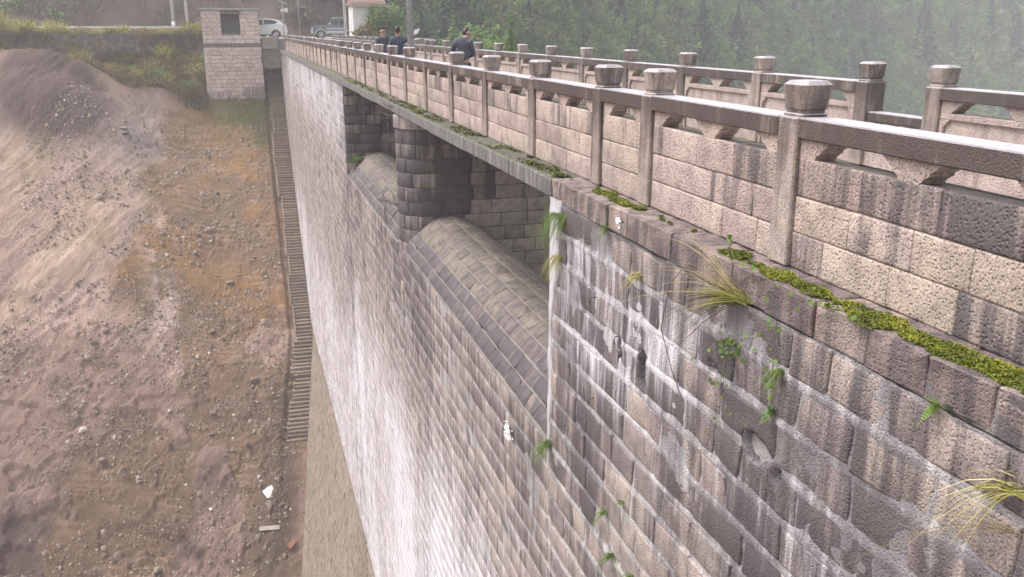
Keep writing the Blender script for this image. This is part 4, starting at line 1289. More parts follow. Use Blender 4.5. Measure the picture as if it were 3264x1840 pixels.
def crossover(loc, rz, label):
    t = thing("parked_car", label, "car", loc, rz)
    hw = 0.91; r = 0.345; xf, xr = -1.38, 1.30            # front at -x
    lower = [(-2.2, .45), (-2.25, .62), (-2.2, .86), (-1.95, .99), (-1.15, 1.08), (0.0, 1.13), (1.4, 1.2), (2.02, 1.24), (2.2, 1.12), (2.25, .82), (2.27, .6), (2.2, .34)] 
    bot = [(1.30 + .42, .30)] + arc(xr, r, .42, -.05, math.pi + .05)[0:] + [(-.96, .28)] + arc(xf, r, .42, -.05, math.pi + .05) + [(-1.82, .3)]
    bot[0] = (1.74, .30)
    b = side_body(lower[::-1][::-1] + bot, hw, 0.95, 0.12, M_CARW, t, "body", 0.025)
    top = [(-1.08, 1.085), (-0.42, 1.52), (-0.1, 1.62), (0.5, 1.66), (1.2, 1.62), (1.62, 1.5), (2.06, 1.22), (1.4, 1.18), (0, 1.1)]
    side_body(top, hw - 0.02, 1.1, 0.36, M_CARW, t, "cabin", 0.04)
    for s in (-1, 1):
        window(t, [(-0.86, 1.14), (-0.36, 1.5), (0.02, 1.57), (0.28, 1.58), (0.28, 1.16)], hw - .012, 1.1, 0.36, s)
        window(t, [(0.34, 1.165), (0.34, 1.58), (0.95, 1.56), (1.32, 1.47), (1.52, 1.36), (1.2, 1.22)], hw - .012, 1.1, 0.36, s)
        mb = MB(); mb.box(-0.75, -0.55, s * .93 - .06, s * .93 + .06, 1.1, 1.24, .03); mb.build("mirror", M_CARW, t)
        mb = MB(); mb.box(-.95, .86, s * .905 - .012, s * .905 + .02, .27, .36, .01); mb.build("sill", M_BLACK, t)
        for x in (.1, .98):
            mb = MB(); mb.box(x, x + .18, s * .90 - .015, s * .90 + .022, .98, 1.01, .008); mb.build("handle", M_CHROME, t)
        mb = MB(); mb.box(1.98, 2.24, s * .72 - .1, s * .72 + .15, .92, 1.1, .03); mb.build("tail_light", M_REDL, t)
        mb = MB(); mb.box(-2.2, -1.95, s * .68 - .15, s * .68 + .14, .78, .9, .03); mb.build("headlight", M_LENS, t)
        for x in (xf, xr): wheel(t, x, s * .80, r, s)
    mb = MB(); mb.box(1.5, 2.1, -.6, .6, 1.5, 1.53, .01); mb.build("spoiler", M_CARW, t)
    mb = MB(); mb.box(2.2, 2.3, -.75, .75, .36, .62, .03); mb.build("bumper", M_BLACK, t)
    V = [(1.66, -.62, 1.5), (1.66, .62, 1.5), (2.04, .7, 1.26), (2.04, -.7, 1.26)]; V += [(x + .012, y, z + .012) for x, y, z in V]
    mb = MB(); mb.add(V, [(0, 1, 2, 3), (7, 6, 5, 4), (0, 4, 5, 1), (1, 5, 6, 2), (2, 6, 7, 3), (3, 7, 4, 0)]); mb.build("rear_window", M_GLASS, t)
    mb = MB(); mb.box(-1.0, 1.0, -.8, .8, .2, .32); mb.build("underbody", M_BLACK, t)
    return t

def jeep(loc, rz, label):
    t = thing("parked_car", label, "car", loc, rz)
    hw = 0.86; r = 0.39; xf, xr = -1.45, 1.28
    lower = [(-2.12, .58), (-2.14, 1.0), (-2.05, 1.1), (-1.0, 1.16), (-.85, 1.18), (2.1, 1.2), (2.16, 1.0), (2.14, .55)]
    bot = [(1.76, .52)] + arc(xr, r, .47, .1, math.pi - .1) + [(-.95, .5)] + arc(xf, r, .47, .1, math.pi - .1) + [(-1.95, .54)]
    side_body(lower + bot, hw, 1.0, .08, M_CARB, t, "body", .03)
    top = [(-.98, 1.18), (-.38, 1.72), (-.2, 1.78), (1.9, 1.80), (2.02, 1.7), (2.1, 1.2)]
    side_body(top, hw - .03, 1.2, .17, M_CARB, t, "cabin", .05)
    for s in (-1, 1):
        window(t, [(-.72, 1.26), (-.3, 1.68), (.18, 1.7), (.18, 1.26)], hw - .022, 1.2, .17, s)
        window(t, [(.28, 1.26), (.28, 1.7), (1.0, 1.71), (1.0, 1.26)], hw - .022, 1.2, .17, s)
        window(t, [(1.1, 1.28), (1.1, 1.7), (1.86, 1.7), (1.9, 1.28)], hw - .022, 1.2, .17, s)
        for x in (xf, xr):
            pts = arc(x, r, .52, .05, math.pi - .05, 12)
            V, F = prism(pts + arc(x, r, .44, math.pi - .05, .05, 12), 'y', s * hw - .02, s * hw + .07)
            mb = MB(); mb.add(V, F); mb.build("wheel_arch", M_CARS, t)
            wheel(t, x, s * .76, r, s)
        mb = MB(); mb.box(-.94, .82, s * hw - .01, s * hw + .05, .48, .74, .02); mb.build("lower_panel", M_CARS, t)
        mb = MB(); mb.box(-.94, .82, s * hw - .01, s * hw + .03, .86, .98, .012); mb.build("side_stripe", M_CARS, t)
        mb = MB(); mb.box(-.7, -.56, s * .92 - .09, s * .92 + .09, 1.24, 1.42, .03); mb.build("mirror", M_CHROME, t)
        mb = MB(); mb.box(-2.17, -2.05, s * .62 - .13, s * .62 + .13, .82, 1.0, .03); mb.build("headlight", M_LENS, t)
        mb = MB(); v, f = polytube([(-.2, s * .58, 1.83), (-.15, s * .58, 1.86), (1.8, s * .58, 1.87), (1.85, s * .58, 1.84)], .018, 6); mb.add(v, f); mb.build("roof_rail", M_CHROME, t)
        mb = MB(); mb.box(.02, .2, s * hw + .0, s * hw + .03, 1.06, 1.1, .01); mb.build("handle", M_CHROME, t)
    mb = MB(); mb.box(-2.3, -2.1, -.84, .84, .5, .74, .04); mb.build("bumper", M_CARS, t)
    mb = MB()
    v, f = polytube([(-2.36, -.55, .5), (-2.4, -.55, .95), (-2.36, -.5, 1.12), (-2.36, .5, 1.12), (-2.4, .55, .95), (-2.36, .55, .5)], .032, 8); mb.add(v, f)
    v, f = polytube([(-2.37, -.75, .8), (-2.4, 0, .82), (-2.37, .75, .8)], .026, 8); mb.add(v, f)
    mb.build("bull_bar", M_BLACK, t)
    mb = MB(); mb.box(-1.95, -1.1, -.62, .62, 1.13, 1.19, .02); mb.build("bonnet_scoop", M_CARB, t)
    V = [(-.96, -.74, 1.22), (-.96, .74, 1.22), (-.42, .66, 1.69), (-.42, -.66, 1.69)]; V += [(x - .014, y, z + .012) for x, y, z in V]
    mb = MB(); mb.add(V, [(0, 1, 2, 3), (7, 6, 5, 4), (0, 4, 5, 1), (1, 5, 6, 2), (2, 6, 7, 3), (3, 7, 4, 0)]); mb.build("windscreen", M_GLASS, t)
    mb = MB(); mb.box(-1.2, 1.5, -.7, .7, .42, .55); mb.build("chassis", M_BLACK, t)
    return t
crossover((-1.77, 82.0, 0.885), R(0), "white crossover car half hidden behind the gate house, tail to the right")
jeep((5.05, 85.2, 0.80), R(0), "slate and silver jeep with bull bar parked beside the white hut")

# ================================================================== PEOPLE
def skin_obj(name, pts, edges, mat, parent=None, sub=2, root=None):
    names = list(pts); me = bpy.data.meshes.new(name)
    me.from_pydata([pts[n][0] for n in names], [(names.index(a), names.index(b)) for a, b in edges], [])
    o = bpy.data.objects.new(name, me); COL.objects.link(o)
    m = o.modifiers.new("skin", 'SKIN'); m.use_smooth_shade = True
    for n, sv in zip(names, me.skin_vertices[0].data):
        r_ = pts[n][1]; sv.radius = (r_, r_) if not isinstance(r_, tuple) else r_
        sv.use_root = (n == (root or names[0]))
    s = o.modifiers.new("sub", 'SUBSURF'); s.levels = sub; s.render_levels = sub
    dg = bpy.context.evaluated_depsgraph_get()
    me2 = bpy.data.meshes.new_from_object(o.evaluated_get(dg)); me2.name = name
    bpy.data.objects.remove(o, do_unlink=True); bpy.data.meshes.remove(me)
    me2.materials.clear(); me2.materials.append(mat)
    me2.polygons.foreach_set("use_smooth", np.ones(len(me2.polygons), bool))
    return link(name, me2, parent)

M_SKIN = flat("skin", (0.36, 0.235, 0.18), 0.5, var=.05)
M_HAIR = flat("black_hair", (0.012, 0.011, 0.012), 0.5)
M_NAVY = flat("navy_jacket", (0.045, 0.045, 0.095), 0.7, var=.25, scale=5)
M_CHAR = flat("charcoal_jacket", (0.06, 0.06, 0.085), 0.7, var=.25, scale=5)
M_TROU = flat("dark_trousers", (0.022, 0.024, 0.034), 0.8)
M_SHOE = flat("black_shoes", (0.012, 0.012, 0.012), 0.4)
M_GLOVE = flat("white_paper", (0.8, 0.8, 0.8), 0.6, var=.03)

def person(loc, rz, label, jacket, pose, head_turn=0.0, bow=0.0, lean=(0, 0)):
    """faces local -Y; pose gives elbow and wrist for each arm (local metres)"""
    t = thing("person", label, "person", loc, rz)
    V = Vector
    neck = V((0, 0.02 - 0.02, 1.43)); hb = V((0, -0.02, 1.50))
    def tilt(p):           # bow the head about the neck
        p = V(p) - neck; p = Matrix.Rotation(bow, 3, 'X') @ (Matrix.Rotation(head_turn, 3, 'Z') @ p); return p + neck + Vector((lean[0], lean[1], -abs(lean[0]) * .35))
    P = {'pelvis': ((0, 0, .93), (.145, .10)), 'waist': ((0, 0.0, 1.08), (.135, .095)), 'chest': ((0, 0.015, 1.26), (.145, .095)), 'neck': (neck + Vector((lean[0] * .6, lean[1] * .6, 0)), .055),
         'jaw': (tilt((0, -.015, 1.53)), (.062, .07)), 'skull': (tilt((0, 0, 1.60)), (.078, .09)), 'crown': (tilt((0, .005, 1.665)), (.06, .072)), 'nose': (tilt((0, -.115, 1.565)), .014),
         'earL': (tilt((-.088, .005, 1.565)), .016), 'earR': (tilt((.088, .005, 1.565)), .016)}
    E = [('pelvis', 'waist'), ('waist', 'chest'), ('chest', 'neck'), ('neck', 'jaw'), ('jaw', 'skull'), ('skull', 'crown'), ('jaw', 'nose'), ('skull', 'earL'), ('skull', 'earR')]
    J = {'pelvis': ((0, 0, .90), (.185, .125)), 'waist': ((0, 0.0, 1.06), (.175, .125)), 'chest': ((0, 0.015, 1.26), (.18, .13)), 'yoke': ((lean[0] * .25, .015 + lean[1] * .3, 1.37), (.16, .115)), 'collar': ((lean[0] * .6, .012 + lean[1] * .6, 1.455), (.075, .078))}
    JE = [('pelvis', 'waist'), ('waist', 'chest'), ('chest', 'yoke'), ('yoke', 'collar')]
    T = {'pelvis': ((0, 0, .90), (.165, .115))}; TE = []
    for s, n in ((-1, 'L'), (1, 'R')):
        el, wr = [V(q) for q in pose[n]]
        sh = V((s * .165, .01, 1.375))
        P['sh' + n] = (sh, .05); P['el' + n] = (el, .042); P['wr' + n] = (wr, .028)
        d = (wr - el).normalized(); side = d.cross(V((0, 0, 1)));
        side = side.normalized() if side.length > .1 else V((1, 0, 0))
        palm = wr + d * .075
        P['pa' + n] = (palm, (.036, .018))
        E += [('chest', 'sh' + n), ('sh' + n, 'el' + n), ('el' + n, 'wr' + n), ('wr' + n, 'pa' + n)]
        nrm_ = d.cross(side)
        for k, (off, ln) in enumerate(((-.028, .062), (-.009, .072), (.010, .066), (.028, .052))):
            a = palm + d * .03 + side * off; b = a + d * ln * .55 - nrm_ * 0.012; c = b + d * ln * .4 - nrm_ * 0.026
            P[f'f{k}a{n}'] = (a, .010); P[f'f{k}b{n}'] = (b, .009); P[f'f{k}c{n}'] = (c, .007)
            E += [('pa' + n, f'f{k}a{n}'), (f'f{k}a{n}', f'f{k}b{n}'), (f'f{k}b{n}', f'f{k}c{n}')]
        th = palm - d * .035 - side * .04; t2 = th + d * .045 - side * .014
        P['t' + n] = (th, .012); P['u' + n] = (t2, .009); E += [('wr' + n, 't' + n), ('t' + n, 'u' + n)]
        J['sh' + n] = (sh + V((0, 0, -.01)), .085); J['el' + n] = (el, .062); J['wr' + n] = (wr - d * .02, .046)
        JE += [('yoke', 'sh' + n), ('sh' + n, 'el' + n), ('el' + n, 'wr' + n)]
        P['hip' + n] = ((s * .095, 0, .86), .085); P['kn' + n] = ((s * .11, -.015, .47), .055); P['an' + n] = ((s * .12, .02, .09), .036); P['toe' + n] = ((s * .135, -.13, .035), .03)
        E += [('pelvis', 'hip' + n), ('hip' + n, 'kn' + n), ('kn' + n, 'an' + n), ('an' + n, 'toe' + n)]
        T['hip' + n] = ((s * .10, 0, .82), .105); T['kn' + n] = ((s * .115, -.015, .47), .078); T['an' + n] = ((s * .12, .015, .10), .064)
        TE += [('pelvis', 'hip' + n), ('hip' + n, 'kn' + n), ('kn' + n, 'an' + n)]
        skin_obj("shoe", {'a': ((s * .12, .05, .05), .045), 'b': ((s * .128, -.06, .045), .045), 'c': ((s * .137, -.16, .035), .032)}, [('a', 'b'), ('b', 'c')], M_SHOE, t, 1)
        ey = tilt((s * .034, -.083, 1.588)); v, f = tube_geo(ey + V((0, .012, 0)), ey - V((0, .004, 0)), .012, .008, 8)
        make_obj("eye", v, f, M_HAIR, t)
    body = skin_obj("body", P, E, M_SKIN, t, 2)
    skin_obj("jacket", J, JE, jacket, t, 2)
    skin_obj("trousers", T, TE, M_TROU, t, 2)
    H = {'a': (tilt((0, .042, 1.53)), (.07, .062)), 'b': (tilt((0, .025, 1.64)), (.09, .088)), 'c': (tilt((0, .0, 1.705)), (.07, .075)), 'd': (tilt((0, -.055, 1.672)), (.055, .03))}
    skin_obj("hair", H, [('a', 'b'), ('b', 'c'), ('c', 'd')], M_HAIR, t, 2)
    mo = tilt((0, -.084, 1.522)); make_obj("mouth", *cbox(mo.x - .022, mo.x + .022, mo.y - .004, mo.y + .006, mo.z - .004, mo.z + .004, .002), flat("lips", (.30, .13, .11), .5), t)
    return t

# nearer man, seen from behind, head bowed to the right, hands in front of him
person((1.40, 20.6, -0.03), R(180 - 22), "man in a charcoal jacket seen from behind, head bowed, at the far railing", M_CHAR,
       {'L': ((-.25, -.06, 1.10), (-.11, -.24, 1.02)), 'R': ((.25, -.02, 1.11), (.12, -.22, 1.14))}, head_turn=R(-38), bow=R(26), lean=(-.07, -.06))
# man pointing to the right
person((0.80, 26.0, -0.03), R(180 - 5), "man in a navy jacket seen from behind, pointing right with a white sheet in hand", M_NAVY,
       {'L': ((-.40, -.02, 1.37), (-.52, -.12, 1.50)), 'R': ((.27, .03, 1.10), (.20, -.18, 0.98))}, head_turn=R(-12))
person((0.50, 26.75, -0.03), R(12), "man in a dark jacket facing the camera, mostly hidden behind the pointing man", M_CHAR,
       {'L': ((-.26, .05, 1.11), (-.22, -.05, .87)), 'R': ((.26, .05, 1.11), (.22, -.05, .87))}, head_turn=R(0))
# ================================================================== VEGETATION
def quads(C, A, B, tone):
    """leaf quads: centres C, half-axes A and B"""
    V = np.stack([C - A - B, C + A - B, C + A + B, C - A + B], 1).reshape(-1, 3)
    return V, np.repeat(np.asarray(tone, float), 4)
def qfaces(n):
    return np.arange(n * 4).reshape(-1, 4)
def rvec(r, n):
    v = r.normal(size=(n, 3)); return v / np.linalg.norm(v, axis=1)[:, None]

def leafcloud(r, n, rad, size, k=14, spread=0.34, up=0.25):
    """clumped leaves filling an uneven crown about the origin (rad = rx, ry, rz; base at z=0)"""
    cc = rvec(r, k) * r.uniform(0.35, 0.95, (k, 1)) ** 0.7
    cc[:, 2] = np.abs(cc[:, 2]) * 1.7 - 0.5
    ct = r.uniform(0.1, 0.9, k)
    which = r.integers(0, k, n)
    p = cc[which] + r.normal(size=(n, 3)) * spread * r.uniform(0.6, 1.2, (k, 1))[which]
    C = p * np.array(rad); C[:, 2] += rad[2] * 0.95
    C[:, 2] = np.maximum(C[:, 2], 0.02 * rad[2])
    nn = rvec(r, n) + np.array([0, 0, up]); nn /= np.linalg.norm(nn, axis=1)[:, None]
    a = np.cross(nn, rvec(r, n)); a /= np.linalg.norm(a, axis=1)[:, None] + 1e-9
    b = np.cross(nn, a)
    s = size * r.uniform(0.6, 1.4, (n, 1))
    tone = np.clip(ct[which] * 0.75 + r.uniform(0, 0.3, n), 0, 1)
    return quads(C, a * s, b * s * 0.62, tone)

def conifer_geo(r, h, rad, levels=20, per=8, ns=5):
    C = []; A = []; B = []; T = []
    for i in range(levels):
        t = (i + r.uniform(-.3, .3)) / levels
        z0 = h * (0.08 + 0.92 * t)
        R_ = rad * (1 - t) ** 0.85 * r.uniform(0.75, 1.15) + 0.06
        tn = r.uniform(0.1, 0.9)
        for j in range(per):
            a = r.uniform(0, 2 * math.pi); L = R_ * r.uniform(0.65, 1.1)
            d = np.array([math.cos(a), math.sin(a), 0]); s = np.array([-d[1], d[0], 0])
            for q in range(ns):
                f = (q + .6) / ns
                c = d * L * f + np.array([0, 0, z0 + 0.10 * L * f - 0.32 * L * f * f + r.uniform(-.05, .05) * L])
                C.append(c); sl = L / ns * 0.95
                A.append(d * sl * 0.6 + np.array([0, 0, -0.25 * sl * f])); w = 0.26 * L * (1 - 0.6 * f) * r.uniform(.7, 1.3) + .04
                B.append(s * w * .85 + np.array([0, 0, r.uniform(-1, 1) * w])); T.append(np.clip(tn + r.uniform(-.25, .25), 0, 1))
    nf = int(levels * per * ns * 0.55)                     # inner foliage so that the crown reads as solid
    t = r.random(nf) ** 1.4; ang = r.uniform(0, 2 * math.pi, nf); q = rad * (1 - t) ** 0.9 * 0.62 * np.sqrt(r.random(nf)) + 0.02
    c = np.stack([np.cos(ang) * q, np.sin(ang) * q, h * (0.05 + 0.93 * t)], 1)
    nn = rvec(r, nf); a_ = np.cross(nn, rvec(r, nf)); a_ /= np.linalg.norm(a_, axis=1)[:, None] + 1e-9; b_ = np.cross(nn, a_)
    sz = (0.05 + 0.16 * rad * (1 - t))[:, None] * r.uniform(.6, 1.2, (nf, 1))
    C = np.concatenate([np.array(C), c]); A = np.concatenate([np.array(A), a_ * sz]); B = np.concatenate([np.array(B), b_ * sz * .7]); T = np.concatenate([np.array(T), r.uniform(.05, .7, nf)])
    return quads(C, A, B, T)

def trunk_geo(h, r0, r1=None, r=None, n=7):
    pts = [(0 + (r.uniform(-.02, .02) * h if r is not None and i else 0), 0, h * i / 5) for i in range(6)]
    return polytube(pts, [r0 + ((r1 or r0 * .3) - r0) * i / 5 for i in range(6)], n)

def pix_ray(px, py):
    u = px - 1632.; v = py - 920.
    p = R(PITCH); d = np.array([u, FPX * math.cos(p) - v * math.sin(p), -FPX * math.sin(p) - v * math.cos(p)]) / FPX
    c, s = math.cos(R(YAW)), math.sin(R(YAW))
    return np.array([d[0] * c + d[1] * s, -d[0] * s + d[1] * c, d[2]])
def hill_hit(px, py):
    # where a ray through display pixel (px, py) meets the hill
    d = pix_ray(px * 1.26708, py * 1.26708)
    t = np.arange(88, 400, 0.5)
    p = np.array(CAM_LOC)[None] + d[None] * (t / d[1])[:, None]
    hh = hill_h(p[:, 0], p[:, 1])
    k = np.argmax(p[:, 2] < hh)
    return p[k, 0], p[k, 1], float(hh[k])

r = np.random.default_rng(77)
# ---- the far-off wood that reads as one mass
protos = [leafcloud(np.random.default_rng(i), 150, (1.6, 1.6, 1.5), 0.17, 10, 0.20, 1.1) for i in range(5)]
protos += [conifer_geo(np.random.default_rng(90 + i), 5.2, 1.25, 12, 7, 3) for i in range(3)]
VV = []; TT = []; nb = 0
azs = np.radians(np.linspace(1.0, 52.0, 170)); pts = []
for a_ in azs:
    dm_ = float(np.interp(math.degrees(a_), [4, 10, 14, 18, 25, 30, 38, 47, 70], [100, 101, 105, 118, 148, 182, 255, 320, 330]))
    t = max(dm_ - 58, 96.0 if math.degrees(a_) < 12 else 0) * r.uniform(1, 1.012)
    while t < dm_ + 45:
        aj = a_ + r.uniform(-.004, .004)
        pts.append((CAM_LOC[0] + math.sin(aj) * t, math.cos(aj) * t, t)); t += r.uniform(1.0, 2.3)
pts = np.array(pts)
dist_ = pts[:, 2]; hz_ = hill_h(pts[:, 0], pts[:, 1])
px, py = project(np.stack([pts[:, 0], pts[:, 1], hz_ + 1], 1))
ok = (px > 1000) & (px < 3700) & (py > -190) & (py < 640) & ~((pts[:, 0] < 13) & (pts[:, 1] < 108)) & (hz_ > -39)
pts = pts[ok]; hz_ = hz_[ok]; dist_ = dist_[ok]
keep = r.random(len(pts)) < np.clip(5600 / len(pts), 0, 1)
pts = pts[keep]; hz_ = hz_[keep]; dist_ = dist_[keep]
print("forest", len(pts), "of", len(ok), ok.sum())
zone = fbm(pts[:, 0] * 0.035, pts[:, 1] * 0.035, 301, 3)
for (x, y, dd_), z, zn in zip(pts, hz_, zone):
    ci_ = int(r.integers(5)) if r.random() < .78 else 5 + int(r.integers(3))
    V, T = protos[ci_]
    a = r.uniform(0, 6.28); s = (0.42 + 0.75 * r.random() ** 2.2) * (dd_ / 105.0) ** 0.8; ca, sa = math.cos(a), math.sin(a)
    tall = r.uniform(0.7, 1.25)
    Q = np.stack([V[:, 0] * ca - V[:, 1] * sa, V[:, 0] * sa + V[:, 1] * ca, V[:, 2] * tall], 1) * s + np.array([x, y, z - 0.3])
    VV.append(Q.astype(np.float32))
    off = (zn - 0.5) * 2.3 + r.uniform(-.24, .24) + 0.04 + (0.38 if r.random() < 0.06 else 0)
    TT.append(np.clip(T * 0.5 + 0.28 + off - (0.22 if ci_ > 4 else 0), 0, 1))
VV = np.concatenate(VV); TT = np.concatenate(TT)
o = make_obj("forest_scrub", VV, qfaces(len(VV) // 4), M_LEAF, None, False, "stuff", dict(tone=TT))
o["label"] = "mixed green scrub and trees covering the misty hillside"

# ---- trees one can tell apart
def tree_meshes(i, h, rad, lv=20, per=8):
    rr = np.random.default_rng(400 + i)
    V, T = conifer_geo(rr, h, rad, lv, per)
    cm = make_mesh("crown", V, qfaces(len(V) // 4), M_NEEDLE, False, dict(tone=T))
    v, f = trunk_geo(h * 0.97, h * 0.016 + .04, 0.02, rr); tm = make_mesh("trunk", v, f, M_BARK, True)
    return cm, tm
CON = [tree_meshes(i, 10, 1.9 + 0.3 * (i % 3), 26, 15) for i in range(4)]
FIR = [tree_meshes(10 + i, 6.0, 2.3, 14, 13) for i in range(3)]
def dscale(x, y): return math.hypot(x - CAM_LOC[0], y) / 165.0
def place_tree(name, meshes, x, y, z, s, label, cat, group=None, rz=None):
    t = thing(name, label, cat, (x, y, z - 0.2), r.uniform(0, 6.28) if rz is None else rz, group)
    t.scale = (s, s, s)
    link("crown", meshes[0], t); link("trunk", meshes[1], t)
    return t
x, y, z = hill_hit(1762, 160); place_tree("conifer_tree", CON[0], x, y, z, 1.3 * dscale(x, y), "tall dark narrow conifer standing alone against the mist, middle of the hillside", "tree")
x, y, z = hill_hit(2312, 165); place_tree("conifer_tree", CON[1], x, y, z, 1.25 * dscale(x, y), "hazy pointed conifer on the hillside above the lowered balustrade bay", "tree")
x, y, z = hill_hit(1850, 150); place_tree("conifer_tree", CON[2], x, y, z, 0.95 * dscale(x, y), "fainter conifer just right of the tall dark one on the hillside", "tree")
x, y, z = hill_hit(1945, 205); place_tree("conifer_tree", CON[3], x, y, z, 0.45 * dscale(x, y), "small conifer low on the hillside behind the far balustrade caps", "tree")
for px_, py_, s in ((2100, 95, .8), (2040, 160, .5), (2190, 130, .62), (2390, 140, .8), (2480, 110, .9), (2545, 175, .85), (2440, 215, .55), (2150, 60, .8), (1990, 60, .8), (2260, 55, .9), (1900, 50, .8), (2350, 40, .8), (2530, 60, .8)):
    x, y, z = hill_hit(px_, py_)
    place_tree("conifer_tree", CON[int(r.integers(4))], x, y, z, s * r.uniform(.9, 1.1) * dscale(x, y), "dim conifer half lost in mist on the right-hand hillside", "tree", "conifers half lost in the mist on the right")
for px_, py_, s in ((1560, 70, .7), (1640, 40, .8), (1480, 60, .6), (1710, 90, .5), (1420, 30, .7), (1330, 70, .55), (1600, 110, .45)):
    x, y, z = hill_hit(px_, py_)
    place_tree("conifer_tree", CON[int(r.integers(4))], x, y, z, s * r.uniform(.9, 1.1) * dscale(x, y), "young green conifer rising out of the scrub behind the middle balustrade", "tree", "young conifers in the scrub")
for px_, y, s, lab in ((1062, 97, 0.92, "layered fir between the lamp post and the pointing man"), (1120, 99, .85, "dark layered fir behind the pointing hand"), (1192, 98, 1.0, "bluish layered fir right behind the bowed man's head"),
                       (1000, 101, 0.9, "layered fir behind the two talking men"), (1240, 101, .72, "small layered fir to the right of the bowed man"), (1150, 104, 1.15, "tall layered fir between the two groups of men")):
    d = pix_ray(px_ * 1.26708, 130.); x = CAM_LOC[0] + d[0] / d[1] * y
    place_tree("fir_tree", FIR[int(r.integers(3))], x, y, float(hill_h(np.array([x]), np.array([float(y)]))[0]), s, lab, "tree")

# ---- grasses
def blades(r, n, base_r, L, w, droop, lean=(0, 0, 1), spread=0.6, seg=4, tone=(0, 1)):
    V = []; T = []; F = []; k = 0
    ln = np.array(lean, float); ln /= np.linalg.norm(ln)
    for i in range(n):
        d = ln + r.normal(size=3) * spread * 0.5; d /= np.linalg.norm(d)
        p = np.array([r.uniform(-1, 1), r.uniform(-1, 1), 0]) * base_r
        l = L * r.uniform(0.5, 1.15); s = np.cross(d, [0.1, 0.2, 1.0]); s /= np.linalg.norm(s) + 1e-6
        ang = r.uniform(0, 6.28); s = s * math.cos(ang) + np.cross(d, s) * math.sin(ang)
        tn = r.uniform(*tone); ww = w * r.uniform(.6, 1.3)
        for j in range(seg + 1):
            t = j / seg
            q = p + d * l * t + np.array([0, 0, -droop * l * t * t])
            hw = ww * (1 - 0.85 * t) * (0.6 + 0.8 * t if t < .5 else 1)
            V += [q - s * hw, q + s * hw]; T += [np.clip(tn + 0.25 * (t - .5), 0, 1)] * 2
            if j: F.append((k + 2 * j - 2, k + 2 * j - 1, k + 2 * j + 1, k + 2 * j))
        k += 2 * (seg + 1)
    return np.array(V), F, np.array(T)
def grass_thing(name, loc, label, mat, n, base_r, L, w, droop, lean=(0, 0, 1), spread=.6, seed=0, cat="grass", tone=(0, 1), group=None):
    V, F, T = blades(np.random.default_rng(seed), n, base_r, L, w, droop, lean, spread, 4, tone)
    o = make_obj(name, V, F, mat, None, False, None, dict(tone=T)); o.location = loc
    return tag(o, label, cat, group)
def zroad(x, y): return 1.26 if y > 83.6 else tz(x, y)
# tall reed clumps on the bank and along the road
for i, (x, y, n, L, mat, lab) in enumerate([
    (-20.6, 84.5, 230, 1.55, M_REED, "big yellow-green reed clump at the left end of the retaining wall top"),
    (-22.6, 85.2, 200, 2.1, M_REED, "tallest yellow-green reeds at the far left edge of the road"),
    (-18.3, 84.5, 230, 1.35, M_REED, "yellowish reed clump on the wall top left of the pale parapet"),
    (-16.0, 84.3, 90, 0.8, M_DRY, "thin dry grass clump on the wall top below the left end of the parapet"),
    (-14.1, 84.3, 90, 0.75, M_REED, "small green reed tuft on the wall top, left of a pair"),
    (-12.9, 84.3, 110, 0.95, M_REED, "small green reed tuft on the wall top, right of a pair"),
    (-9.7, 83.4, 210, 1.55, M_REED, "large arching reed clump hanging over the wall below the utility pole"),
    (-7.5, 84.4, 160, 1.25, M_REED, "straw-tipped reed clump against the upper left wall of the gate house"),
    (-16.3, 82.9, 150, 1.25, M_REED, "straw-coloured reed clump hanging down the middle of the retaining wall"),
    (-10.3, 80.6, 140, 1.05, M_FRESH, "bright green leafy clump on the bank left of the gate house"),
    (-7.9, 79.6, 130, 0.95, M_FRESH, "dark green leafy clump beside the lower left corner of the gate house"),
    (-14.2, 80.3, 90, 0.8, M_DRY, "small straw grass clump in the middle of the bank"),
    (-18.9, 81.8, 90, 0.9, M_DRY, "small dry grass clump under the left part of the retaining wall"),
    (-7.2, 81.5, 110, 1.1, M_REED, "grey-green weeds leaning on the gate house wall at mid height")]):
    o = grass_thing("grass_clump", (x, y, zroad(x, y) - .05), lab, mat, int(n * 1.7), 0.5, L * 1.55, 0.032, 0.40, spread=0.85, seed=500 + i, cat="grass clump")

rw = np.random.default_rng(88)
for i in range(34):
    x = -6.75 - 6.5 * rw.random() ** 1.4; y = rw.uniform(79.2, 83.3)
    grass_thing("weed_clump", (x, y, tz(x, y) - .05), "brown and green weed clump crowding the bank beside the gate house", [M_DRY, M_DRY, M_REED, M_FRESH][int(rw.choice(4, p=[.4, .2, .28, .12]))], 110, .45, rw.uniform(.9, 1.7), .03, .42, spread=1.0, seed=700 + i, cat="weeds", group="weed clumps beside the gate house")
for i in range(16):
    x = rw.uniform(-27, -9)
    grass_thing("weed_clump", (x, 84.3, 1.22), "yellowish weed clump growing along the top of the retaining wall", [M_DRY, M_REED][int(rw.integers(2))], 110, .5, rw.uniform(.7, 1.5), .03, .5, lean=(0, -.3, 1), spread=1.0, seed=800 + i, cat="weeds", group="weed clumps on the retaining wall")
def scatter_blades(r, pts, z, L, w, tone, droop=.5):
    V = []; T = []
    n = len(pts); d = r.normal(size=(n, 3)) * .45 + np.array([0, 0, 1]); d /= np.linalg.norm(d, axis=1)[:, None]
    l = L * r.uniform(.4, 1.2, n)[:, None]
    s = np.cross(d, r.normal(size=(n, 3))); s /= np.linalg.norm(s, axis=1)[:, None]; s = s * w
    p0 = np.c_[pts, z]; p1 = p0 + d * l * .55; p2 = p0 + d * l - np.array([0, 0, 1]) * l * droop * .5
    V = np.stack([p0 - s, p0 + s, p1 + s * .8, p1 - s * .8, p1 - s * .8, p1 + s * .8, p2 + s * .2, p2 - s * .2], 1).reshape(-1, 3)
    return V, np.repeat(tone, 8)
